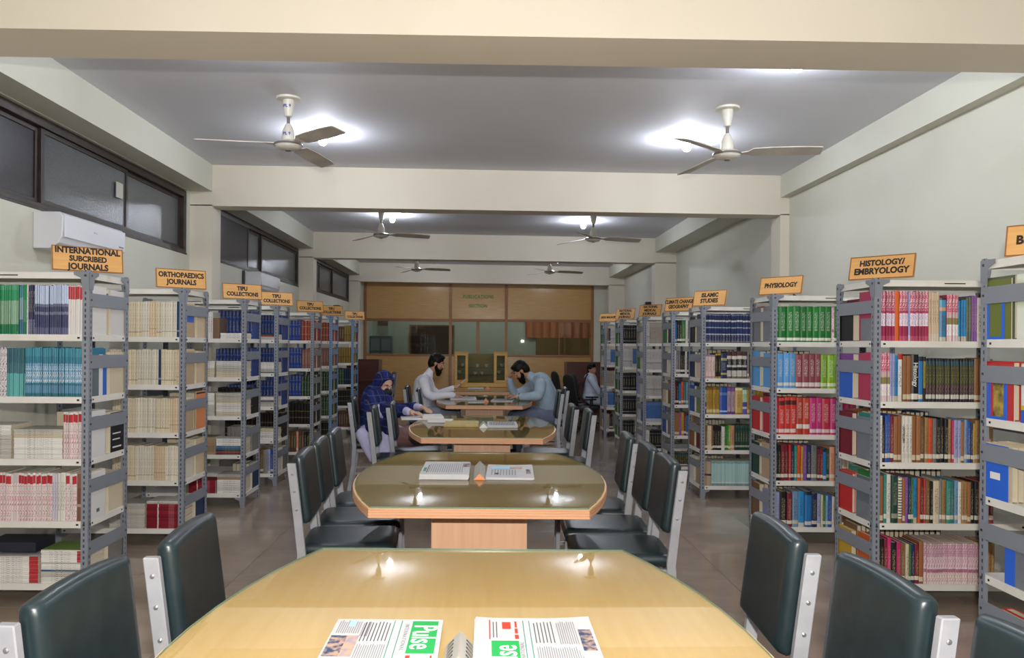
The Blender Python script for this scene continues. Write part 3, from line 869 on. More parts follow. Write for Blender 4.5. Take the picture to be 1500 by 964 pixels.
# ================================================================== BOOKS
# style: (words for the label, cover, bands [(z0, z1, colour)] or None, flags, kind)
#  flags: t ink title, d dark ink title, l call-number label, g gold bars, s silver bars ; kind p journal, h book, v bound volume
ST = {
    'redtop': ('white journal with red head band', '#dcdad8', [(0, .72, '#dedcda'), (.72, .98, '#c8343c'), (.98, 1, '#d8d4d2')], '', 'p'),
    'redtop2': ('white journal with short red head band', '#dcdad8', [(0, .78, '#dddad9'), (.78, .95, '#c42f3a'), (.95, 1, '#dddad9')], 'r', 'p'),
    'redline': ('white journal with red lines', '#dcdad8', [(0, .2, '#dccfce'), (.2, .8, '#e2dfdd'), (.8, 1, '#cbbfbf')], 'r', 'p'),
    'lilac': ('pale lilac journal', '#c9c3d2', [(0, 1, '#cdc7d6')], 'd', 'p'),
    'navytop': ('navy journal with pale blue upper half', '#30375f', [(0, .14, '#5b6088'), (.14, .4, '#343a66'), (.4, .46, '#7a7f9a'), (.46, .56, '#383f6a'), (.56, .62, '#6c7290'), (.62, 1, '#b9c9e6')], '', 'p'),
    'navyfull': ('dark navy journal', '#2b3054', [(0, .3, '#5b6088'), (.3, 1, '#2d3257')], 't', 'p'),
    'sage': ('green journal with sage middle', '#1f8a5c', [(0, .2, '#1f7d50'), (.2, .68, '#8fb59a'), (.68, .9, '#2a9a66'), (.9, 1, '#51a57c')], '', 'p'),
    'greenj': ('bright green journal', '#1f8f5e', [(0, .25, '#2b7f66'), (.25, .7, '#5a9c82'), (.7, 1, '#1e9a62')], '', 'p'),
    'bluegreen': ('blue green journal', '#3c6f86', [(0, .3, '#2f6a8a'), (.3, .75, '#8a9fae'), (.75, 1, '#42859a')], '', 'p'),
    'teal': ('blue journal with teal head', '#2f7fa0', [(0, .07, '#28707f'), (.07, .23, '#5f93b5'), (.23, .28, '#2f7890'), (.28, .68, '#4a95c0'), (.68, .82, '#2f8098'), (.82, 1, '#3d92a8')], 'w', 'p'),
    'aqua': ('aqua and slate journal', '#57a7a8', [(0, .48, '#62b3b2'), (.48, .7, '#3f6d7a'), (.7, 1, '#2f5f70')], '', 'p'),
    'purpline': ('white journal with a plum stripe', '#dddadd', [(0, 1, '#dfdcde')], 'P', 'p'),
    'whitej': ('white journal', '#dcd9d2', [(0, 1, '#dedbd5')], 'd', 'p'),
    'brownj': ('brown journal', '#8a5a48', [(0, .3, '#8b5a48'), (.3, .36, '#c4a89a'), (.36, .7, '#85523f'), (.7, 1, '#946350')], '', 'p'),
    'cream': ('cream journal', '#d9cdb2', [(0, .12, '#dccfb2'), (.12, .15, '#b5a583'), (.15, 1, '#ddd2b8')], 'c', 'p'),
    'cream2': ('warm ivory journal', '#dcc6a4', [(0, .22, '#dfc9a6'), (.22, .24, '#b79f78'), (.24, 1, '#e0cba9')], 'c', 'p'),
    'cream3': ('off-white journal', '#dcd6c6', [(0, .15, '#dcd5c3'), (.15, .17, '#b8ae98'), (.17, 1, '#dfd9ca')], 'c', 'p'),
    'navyj': ('dark navy journal', '#27406b', [(0, .15, '#27406b'), (.15, .2, '#8fa0bb'), (.2, 1, '#27406b')], '', 'p'),
    'redstack': ('dark red journal', '#8e1c2c', [(0, .32, '#8e1c2c'), (.32, .36, '#d8c8c8'), (.36, .62, '#911f2f'), (.62, .8, '#a84552'), (.8, 1, '#8e1c2c')], '', 'p'),
    'greyj': ('grey journal', '#8d8b86', [(0, 1, '#918f8a')], 'd', 'p'),
    'kraft': ('brown paper-bound volume', '#7d624f', [(0, 1, '#7f6450')], '', 'p'),
    'natl': ('pale grey national journal', '#c6c4c2', [(0, .3, '#c9c7c6'), (.3, .36, '#aaa6a6'), (.36, 1, '#c8c6c5')], 'd', 'p'),
    'natlc': ('stone grey national journal', '#b4aa9c', [(0, 1, '#b8ae9f')], 'd', 'p'),
    'natlb': ('blue and white national journal', '#3f72b8', [(0, .18, '#c9cbd2'), (.18, .85, '#467bc0'), (.85, 1, '#5d8cc8')], '', 'p'),
    'ltteal': ('pale turquoise journal', '#a8cdcb', [(0, .1, '#88aeb0'), (.1, .16, '#d4dfdd'), (.16, .9, '#acd0ce'), (.9, 1, '#8fb4b6')], '', 'p'),
    'pinkset': ('pink and white journal', '#d4a5b6', [(0, .28, '#d8b9b4'), (.28, .36, '#c37f98'), (.36, .6, '#d6a0b6'), (.6, .66, '#dfc9cf'), (.66, .97, '#d292ac'), (.97, 1, '#b5a796')], 'w', 'p'),
    # magazines that lie in piles
    'mwhite': ('white magazine', '#e4e2de', [(0, 1, '#e6e4e0')], 'd', 'm'),
    'mgrey': ('grey white magazine', '#bdbab2', [(0, 1, '#c0bdb5')], 'd', 'm'),
    'mcream': ('cream magazine', '#cfc4ab', [(0, 1, '#d1c6ad')], 'd', 'm'),
    'mredtip': ('white magazine with a red spine tip', '#dad6d2', [(0, .8, '#e6e3e0'), (.8, 1, '#c2353c')], 'd', 'm'),
    'mblue': ('blue covered magazine', '#35608c', [(0, 1, '#3b6895')], 't', 'm'),
    'mred': ('red covered magazine', '#a0413c', [(0, 1, '#a84843')], 't', 'm'),
    'mteal': ('teal covered magazine', '#3c7f8c', [(0, 1, '#44899a')], 't', 'm'),
    'mdark': ('dark covered magazine', '#37363c', [(0, 1, '#3b3a41')], 't', 'm'),
    'mtan': ('tan paper folder', '#a38a6c', [(0, 1, '#a78e70')], '', 'm'),
    'mpic': ('green picture magazine', '#6f8a3c', [(0, 1, '#d0cec4')], '', 'm'),
    'mredw': ('dark red lying journal', '#8e1c2c', [(0, .3, '#8e1c2c'), (.3, .34, '#dccccc'), (.34, .62, '#921f30'), (.62, .78, '#a9505c'), (.78, 1, '#8e1c2c')], '', 'm'),
    # books
    'pink': ('pink and white textbook', '#b8355f', [(0, .1, '#c8557a'), (.1, .3, '#a82c55'), (.3, .56, '#d0b9d2'), (.56, .6, '#c23a66'), (.6, 1, '#c8406a')], 'wl', 'h'),
    'orange': ('orange book', '#dd6526', [(0, 1, '#e06a2a')], '', 'h'),
    'creamflor': ('cream book', '#cfb79c', [(0, .15, '#d8cbb8'), (.15, 1, '#d4bc9f')], 'dl', 'h'),
    'bluorange': ('blue book with a peach band', '#3c86b8', [(0, .1, '#b8bfae'), (.1, .7, '#3f86b4'), (.7, .78, '#d9a58a'), (.78, .95, '#57a0c8'), (.95, 1, '#303a40')], 'd', 'h'),
    'pinkpic': ('pink and white picture-spined book', '#c8466a', [(0, .12, '#d8c8c8'), (.12, .36, '#dcd4d6'), (.36, .5, '#8f8a5a'), (.5, .62, '#c9b0b0'), (.62, 1, '#cf4a6e')], 'wl', 'h'),
    'cyan': ('bright blue book', '#1f86c4', [(0, .12, '#c8bfa8'), (.12, 1, '#2a93d0')], 'dl', 'h'),
    'grgreen': ('grey green book', '#6c7560', [(0, 1, '#6c7560')], 't', 'h'),
    'purple': ('purple book', '#8a4fa0', [(0, 1, '#9058a8')], 't', 'h'),
    'lavender': ('lavender book', '#9aa0cc', [(0, .12, '#cfcdc8'), (.12, 1, '#a0a6d2')], 'd', 'h'),
    'whitered': ('white book with a red head', '#dcdbd8', [(0, .14, '#d8d2c4'), (.14, .88, '#e0dfdc'), (.88, 1, '#c8322c')], 'd', 'h'),
    'brown': ('brown leather-look book', '#96633c', [(0, .05, '#8a5a36'), (.05, .16, '#cdbfa6'), (.16, 1, '#a06a42')], '', 'h'),
    'brown2': ('dull brown book', '#7a5a40', [(0, 1, '#80603f')], 'tl', 'h'),
    'black': ('black book', '#1d1b20', [(0, 1, '#1f1d22')], 'tl', 'h'),
    'blackwide': ('thick black Histology textbook', '#17161a', [(0, .05, '#17161a'), (.05, .17, '#d6d2c8'), (.17, 1, '#17161a')], '', 'h'),
    'blue': ('blue book', '#2f55a8', [(0, 1, '#345cb2')], 'tl', 'h'),
    'bluelab': ('blue book with a pale label', '#2a73b8', [(0, .06, '#2a73b8'), (.06, .16, '#d3cdbb'), (.16, .9, '#2f7cc2'), (.9, 1, '#1f2c3c')], '', 'h'),
    'blackyel': ('black book with yellow title', '#1d1d22', [(0, .3, '#1d1d22'), (.3, .9, '#9a8f2c'), (.9, 1, '#1d1d22')], 'd', 'h'),
    'olives': ('black volume with olive title', '#22262a', [(0, .07, '#2a2128'), (.07, .17, '#cdc9c2'), (.17, .4, '#4a2748'), (.4, .86, '#3a3d2a'), (.86, .95, '#2c5468'), (.95, 1, '#1c1e22')], 'y', 'v'),
    'tealb': ('teal book', '#2f8a80', [(0, 1, '#358f86')], 'tl', 'h'),
    'whiteb': ('white book', '#dddad2', [(0, 1, '#dedbd3')], 'dl', 'h'),
    'greyb': ('grey book', '#777a80', [(0, 1, '#7b7e84')], 'tl', 'h'),
    'maroon': ('maroon book', '#7a2233', [(0, 1, '#7e2536')], 'tl', 'h'),
    'red': ('red book', '#c22f2f', [(0, 1, '#c83535')], 'tl', 'h'),
    'redor': ('orange red book', '#e0532c', [(0, 1, '#e45a32')], 'dl', 'h'),
    'tan': ('tan book', '#a9814e', [(0, 1, '#ae8653')], 'dl', 'h'),
    'creamb': ('cream book', '#d2c3a6', [(0, 1, '#d6c7ab')], 'dl', 'h'),
    'yellow': ('yellow book', '#c8a02c', [(0, 1, '#cda634')], 'dl', 'h'),
    'green': ('green book', '#2f7a3c', [(0, 1, '#347f42')], 'tl', 'h'),
    'dkgreen': ('dark green book', '#1f4a3c', [(0, .1, '#1f4a3c'), (.1, .2, '#a8a898'), (.2, 1, '#234f40')], 't', 'h'),
    'navy': ('navy book', '#22305a', [(0, 1, '#253460')], 'tl', 'h'),
    'ltblue': ('light blue book', '#7fa8d0', [(0, 1, '#86aed6')], 'dl', 'h'),
    'peach': ('peach book', '#e09a78', [(0, 1, '#e4a080')], 'dl', 'h'),
    'hotpink': ('hot pink book', '#cf2f72', [(0, 1, '#d43678')], 'tl', 'h'),
    'spiral': ('white spiral-bound book', '#d8d0c0', [(0, .1, '#a8794c')] + [(0.1 + i * .06, 0.13 + i * .06, '#e4e0d6') for i in range(15)] + [(0.13 + i * .06, 0.16 + i * .06, '#6d6a64') for i in range(14)], '', 'h'),
    'phgreen': ('thick green physiology volume', '#1f7a2f', [(0, .04, '#1f7a2f'), (.04, .12, '#e4e2d8'), (.12, 1, '#248036')], 'T', 'h'),
    'sky': ('thick sky blue volume', '#5fa4e0', [(0, .07, '#5fa4e0'), (.07, .16, '#cfd4cf'), (.16, 1, '#66aae6')], 'T', 'h'),
    'rose': ('thick brown rose volume', '#8f4652', [(0, .05, '#8f4652'), (.05, .17, '#d8cfcd'), (.17, 1, '#954b57')], 'T', 'h'),
    'lime': ('thick lime green volume', '#84b42a', [(0, .06, '#84b42a'), (.06, .16, '#d5dbb8'), (.16, 1, '#8bbb30')], 'T', 'h'),
    'crimson': ('thick crimson volume', '#d0304a', [(0, .05, '#d0304a'), (.05, .15, '#e4c9cb'), (.15, 1, '#d83850')], 'T', 'h'),
    'scarlet': ('thick scarlet volume', '#e03a36', [(0, .05, '#e03a36'), (.05, .15, '#e6cfc9'), (.15, .8, '#e6423c'), (.8, .92, '#5a2a26'), (.92, 1, '#e6423c')], 'T', 'h'),
    'brick': ('brick red volume', '#c2402f', [(0, .16, '#c2402f'), (.16, .28, '#e4dcd2'), (.28, 1, '#c84a38')], 'T', 'h'),
    'magenta': ('thick magenta volume', '#d62f80', [(0, .05, '#d62f80'), (.05, .15, '#e6cdd8'), (.15, 1, '#dc3888')], 'T', 'h'),
    'navysil': ('navy volume with silver bands', '#25345e', [(0, .03, '#25345e'), (.03, .06, '#8f95a5'), (.06, .27, '#283a68'), (.27, .31, '#b9bcc6'), (.31, .5, '#27386a'), (.5, .54, '#a5a9b8'), (.54, .72, '#283a68'), (.72, .78, '#c5c3b8'), (.78, .94, '#25345e'), (.94, .97, '#8f95a5'), (.97, 1, '#25345e')], 't', 'v'),
    'ivpink': ('cream and pink volume', '#d8bdb4', [(0, .1, '#c8a0a8'), (.1, .92, '#dcc2b8'), (.92, 1, '#9a8aa8')], 'd', 'v'),
    'goldblk': ('black and gold volume', '#2a251e', [(0, .08, '#b89a48'), (.08, .92, '#2a251e'), (.92, 1, '#b89a48')], 't', 'v'),
    'navyorn': ('thick navy ornamental volume', '#26335c', [(0, .15, '#26335c'), (.15, .22, '#c4b070'), (.22, .7, '#2a3a68'), (.7, .8, '#b8a878'), (.8, 1, '#26335c')], 't', 'v'),
    'bwgold': ('thick black and white ornamental volume', '#1e1c1e', [(0, .08, '#7a6f5a'), (.08, .3, '#b8b4ae'), (.3, .42, '#222022'), (.42, .5, '#c8c4bc'), (.5, .72, '#242224'), (.72, .84, '#d8cfc4'), (.84, 1, '#5a3a3a')], 'W', 'v'),
    'gpurple': ('green and purple volume', '#7c9a5a', [(0, .2, '#6a55a0'), (.2, .28, '#c8c4d8'), (.28, .45, '#5a4a9a'), (.45, .75, '#86aa6a'), (.75, .9, '#b8d0c0'), (.9, 1, '#4a7a5a')], 'w', 'v'),
    'goldset': ('gold brown volume', '#b08a34', [(0, .06, '#b08a34'), (.06, .18, '#d2c294'), (.18, .9, '#b8923a'), (.9, 1, '#8a6426')], 'd', 'v'),
    'blueorn': ('thick blue volume with white emblem', '#2a56b0', [(0, .08, '#2a56b0'), (.08, .14, '#b9c4e0'), (.14, .7, '#2f5cb8'), (.7, .8, '#6f90d0'), (.8, 1, '#2a56b0')], '', 'v'),
    'purporn': ('white and purple ornamental volume', '#9a5a90', [(0, .1, '#6a3a78'), (.1, .85, '#b9a0ae'), (.85, 1, '#8a5aa0')], 'D', 'v'),
    'goldthick': ('thick gold volume', '#c2a452', [(0, .06, '#8a6a2a'), (.06, .9, '#c8aa58'), (.9, 1, '#e0d6a8')], 'd', 'v'),
    'dkgset': ('dark green set volume', '#1f4038', [(0, .12, '#1f4038'), (.12, .2, '#b0afa2'), (.2, .9, '#23463d'), (.9, 1, '#35584c')], 't', 'v'),
    'vblue': ('blue cloth bound volume', '#22408a', [(0, .1, '#22408a'), (.1, .13, '#4f6cb0'), (.13, .75, '#25448f'), (.75, .78, '#5a76b6'), (.78, 1, '#22408a')], 't', 'v'),
    'vred': ('red bound volume', '#9a2f24', [(0, .3, '#9a2f24'), (.3, .33, '#c89a5a'), (.33, .7, '#a03428'), (.7, .73, '#c89a5a'), (.73, 1, '#9a2f24')], 't', 'v'),
    'vpinkbr': ('pinkish brown bound volume', '#8a5c52', [(0, 1, '#8e6056')], 't', 'v'),
    'vgreen': ('dark green bound volume', '#18402f', [(0, .3, '#18402f'), (.3, .32, '#8a8a4a'), (.32, .7, '#1b4534'), (.7, .72, '#8a8a4a'), (.72, 1, '#18402f')], 't', 'v'),
    'vblack': ('black bound volume', '#1c1718', [(0, .3, '#1c1718'), (.3, .33, '#8c7240'), (.33, .6, '#1f1a1b'), (.6, .63, '#8c7240'), (.63, 1, '#1c1718')], '', 'v'),
    'vbrown': ('brown bound volume', '#5e4030', [(0, 1, '#634534')], 't', 'v'),
    'vtan': ('tan bound volume', '#8f7434', [(0, .4, '#8f7434'), (.4, .43, '#5a4620'), (.43, 1, '#967b3a')], '', 'v'),
    'vnavy': ('navy bound volume', '#1a2848', [(0, .3, '#1a2848'), (.3, .32, '#8a8460'), (.32, 1, '#1c2b4d')], '', 'v'),
    'natblack': ('black bound journal volume', '#1d1c22', [(0, .12, '#1d1c22'), (.12, .17, '#8e8e92'), (.17, .8, '#201f26'), (.8, .84, '#77777c'), (.84, 1, '#1d1c22')], 't', 'v'),
    'boxtan': ('tan box file', '#b09a84', [(0, .42, '#b8a18b'), (.42, .5, '#3d342c'), (.5, 1, '#b59e88')], '', 'v'),
}
KIND = {'p': ('journal', 'journal'), 'h': ('book', 'book'), 'v': ('bound_volume', 'book'), 'm': ('magazine', 'magazine')}
BM = {}
def bmat(c, ink=None):
    key = ('bk', c, ink)
    if key in BM: return BM[key]
    name = 'print_' + c.lstrip('#') + ('' if not ink else '_' + ink.lstrip('#'))
    if ink:
        m = noisy(name, c, ink, (500, 500, 95), 0.42, detail=1.0, lo=0.54, hi=0.58, spec=0.4)
    else:
        m = noisy(name, c, c, (1, 1, 1), 0.42, spec=0.4) if False else mat(name, c, 0.42, spec=0.4)
    nt, N, L, b = nodes_of(m)
    oi = N.new('ShaderNodeObjectInfo')
    hv = N.new('ShaderNodeHueSaturation')
    mr = N.new('ShaderNodeMapRange')
    lum = sum(lin(c)[:3]) / 3
    mr.inputs[3].default_value = 0.84 if lum > 0.45 else 0.66
    mr.inputs[4].default_value = 1.04 if lum > 0.45 else 0.96
    L.new(oi.outputs['Random'], mr.inputs[0]); L.new(mr.outputs[0], hv.inputs['Value'])
    src = b.inputs['Base Color'].links
    if src: L.new(src[0].from_socket, hv.inputs['Color'])
    else: hv.inputs['Color'].default_value = lin(c)
    L.new(hv.outputs[0], b.inputs['Base Color'])
    BM[key] = m
    return m
INKS = {'t': '#b9ae86', 'd': '#4a4038', 'T': '#e8e6dc', 'D': '#241a20', 'w': '#ffffff', 'r': '#c8505a', 'y': '#a8a244', 'W': '#efece4', 'c': '#8a7c66', 'P': '#5a2a50'}
BOOKMESH = {}
def book_mesh(style, t, h, d):
    key = (style, t, h, d)
    if key in BOOKMESH: return BOOKMESH[key]
    desc, cov, bands, flags, kind = ST[style]
    t_, h_, d_ = t / 1000, h / 1000, d / 1000
    mats, idx = [], {}
    def mi(c, ink=None):
        k = (c, ink)
        if k not in idx:
            idx[k] = len(mats); mats.append(bmat(c, ink))
        return idx[k]
    mb = MB()
    hard = kind in ('h', 'v')
    x0, x1 = -t_ / 2, t_ / 2
    bulge = min(0.006, t_ * 0.2) if hard else 0.0012
    xs = [x0, x0 + t_ * 0.25, x1 - t_ * 0.25, x1]
    yo = [bulge, 0, 0, bulge]
    # spine
    for z0, z1, c in bands:
        zz0, zz1 = z0 * h_, z1 * h_
        tall = (z1 - z0) > 0.2
        for i in range(3):
            ink = None
            if tall:
                f = [q for q in flags if q in INKS]
                if f:
                    q = f[0]
                    if q in 'wrP' or i == 1: ink = INKS[q]
            zs = [(zz0, zz1, ink)]
            if ink and i == 1 and q in 'tTdDW' and z1 - z0 > .45:
                a, b = zz0 + (zz1 - zz0) * .22, zz0 + (zz1 - zz0) * .82
                zs = [(zz0, a, None), (a, b, ink), (b, zz1, None)]
            if 'l' in flags and 'h' == kind and z0 == 0 and z1 > .2:
                out = []
                for a, b, k in zs:
                    la, lb = .09 * h_, .19 * h_
                    for s, e, kk in ((a, min(b, la), k), (max(a, la), min(b, lb), 'L'), (max(a, lb), b, k)):
                        if e > s + 1e-6: out.append((s, e, kk))
                zs = out
            for a, b, k in zs:
                m = mi('#d4cfc0') if k == 'L' else mi(c, k)
                mb.add([(xs[i], yo[i], a), (xs[i + 1], yo[i + 1], a), (xs[i + 1], yo[i + 1], b), (xs[i], yo[i], b)], [(0, 1, 2, 3)], m)
    cm = mi(cov)
    pm = len(mats); mats.append(PAPER)
    ct = 0.0025 if hard else 0.0006
    ins = 0.004 if hard else 0.0
    for a, b in ((x0, x0 + ct), (x1 - ct, x1)):
        mb.box(a, b, bulge, d_, 0, h_, cm)
    mb.box(x0 + ct, x1 - ct, bulge + 0.001, d_ - ins, ins, h_ - ins, pm)
    me = mb.mesh(KIND[kind][0], mats)
    BOOKMESH[key] = me
    return me

SPECS = []   # (score, style, t, h, d, matrix, label, group)
def px_of(x, y): return 710 + 1149 * x / y
VIS = {}
for k, (s, x, y, *_ ) in RACKS.items():
    pass
def vis_limit(k):
    """pixel column beyond which a nearer rack or the frame hides this rack's front"""
    lim = {'L1': 0, 'L2': 190, 'L3': 305, 'L4': 380, 'L5': 420, 'L6': 463, 'L7': 492, 'R0': 1500, 'R1': 1480, 'R2': 1245, 'R3': 1110, 'R4': 1016, 'R5': 972, 'R6': 938, 'R7': 905}
    return lim[k]

def place(k, gap, row, style, t, h, d, cx, ycover, z, label, lying=None, lean=0.0, hidden=False):
    s = RACKS[k][0]
    y = ycover
    desc = ST[style][0]
    p = px_of(cx, y)
    lim = vis_limit(k)
    seen = (p > lim - 12) if s < 0 else (p < lim + 12)
    sc = (t * h) / (y * y) * (1.0 if seen else 0.02) * (0.25 if row == 'rear' else 1.0) * (0.3 if hidden else 1)
    if lying is not None:
        # journal on its side, spine to the camera, head towards the aisle or away
        M = Matrix.Translation((cx, y, z)) @ Matrix.Rotation(lying, 4, 'Z') @ Matrix.Rotation(-PI / 2 * s, 4, 'Y') @ Matrix.Translation((0, 0, -h / 2000))
        M = Matrix.Translation((0, 0, t / 2000)) @ M
    else:
        M = Matrix.Translation((cx, y, z)) @ Matrix.Rotation(PI if row == 'rear' else 0, 4, 'Z') @ Matrix.Rotation(lean, 4, 'Y')
    SPECS.append([sc, style, t, h, d, M, label, (k, gap)])

def parse(tok):
    st, nums = tok.split(':')
    v = [float(q) for q in nums.split(',')]
    return st, v

def depth_of(st, h):
    kd = ST[st][4]
    return {'p': 200, 'h': 185, 'v': 195, 'm': 205}[kd]

def fill(k, gap, spec, row='front'):
    s, X, Y, sign_, words = RACKS[k]
    z = shelf_z(gap) + 0.0003
    yy = {'front': Y + 0.012, 'rear': Y + RD - 0.012, 'mid': Y + 0.245}[row]
    u = 0.0095                               # distance from the aisle post
    end = RL - 0.01
    cnt = 0
    shelfw = ORD[gap - 1] + ' shelf'
    rowtxt = '' if row == 'front' else 'back row, '
    for tok in spec.split(';'):
        tok = tok.strip()
        if not tok: continue
        if tok.startswith('_'):              # gap
            u += float(tok[1:]) / 1000; continue
        if tok.startswith('@'):              # pile: @len|style:n,t+style:n,t  from the bottom up
            ln, rest = tok[1:].split('|')
            ln = int(ln)
            if u + ln / 1000 > end: break
            zz = z; q = 0
            PILES[(k, gap, row)] = pn = PILES.get((k, gap, row), 0) + 1
            parts = rest.split('+')
            tot = sum(int(parse(p_)[1][0]) for p_ in parts)
            for p_ in parts:
                st, v = parse(p_)
                for i in range(int(v[0])):
                    t = max(3, round(v[1] + random.choice((-1, 0, 1))))
                    if len(v) > 2: L_ = int(v[2])
                    else: L_ = ln
                    jit = random.choice((-4, -2, 0, 2, 4)) / 1000
                    q += 1
                    where = ORD[q - 1] + ' from bottom'
                    if q == tot: where = 'topmost'
                    lab = '%s, %s, %s pile, %s, %s' % (ST[st][0], where, ORD[pn - 1] + (' rear' if row == 'rear' else ''), shelfw, words)
                    place(k, gap, row, st, t, L_, 205, X + s * (u + L_ / 2000 + 0.004 + abs(jit)), yy + 0.002 + abs(jit), zz, lab, lying=random.uniform(-.012, .012))
                    zz += t / 1000 + 0.0004
            u += ln / 1000 + 0.016
            continue
        st, v = parse(tok)
        n, t0, h0 = int(v[0]), v[1], v[2]
        lean = v[3] if len(v) > 3 else 0
        for i in range(n):
            t = round(t0 * random.choice((0.92, 1.0, 1.08)))
            h = round(h0 + random.choice((-4, -2, 0, 2)))
            if u + t / 1000 > end: return
            c = u + t / 2000
            cnt += 1
            lab = '%s, %s%s from aisle, %s, %s' % (ST[st][0], rowtxt, ORD[min(cnt, len(ORD)) - 1], shelfw, words)
            d = depth_of(st, h0)
            a = math.radians(lean) * s
            off = random.choice((0, 0, 2, 4, 7)) / 1000
            place(k, gap, row, st, t, h, d, X + s * c, yy + (-off if row == 'rear' else off), z, lab, lean=0)
            u += t / 1000 + (0.0016 if t > 24 else 0.0009)
PILES = {}
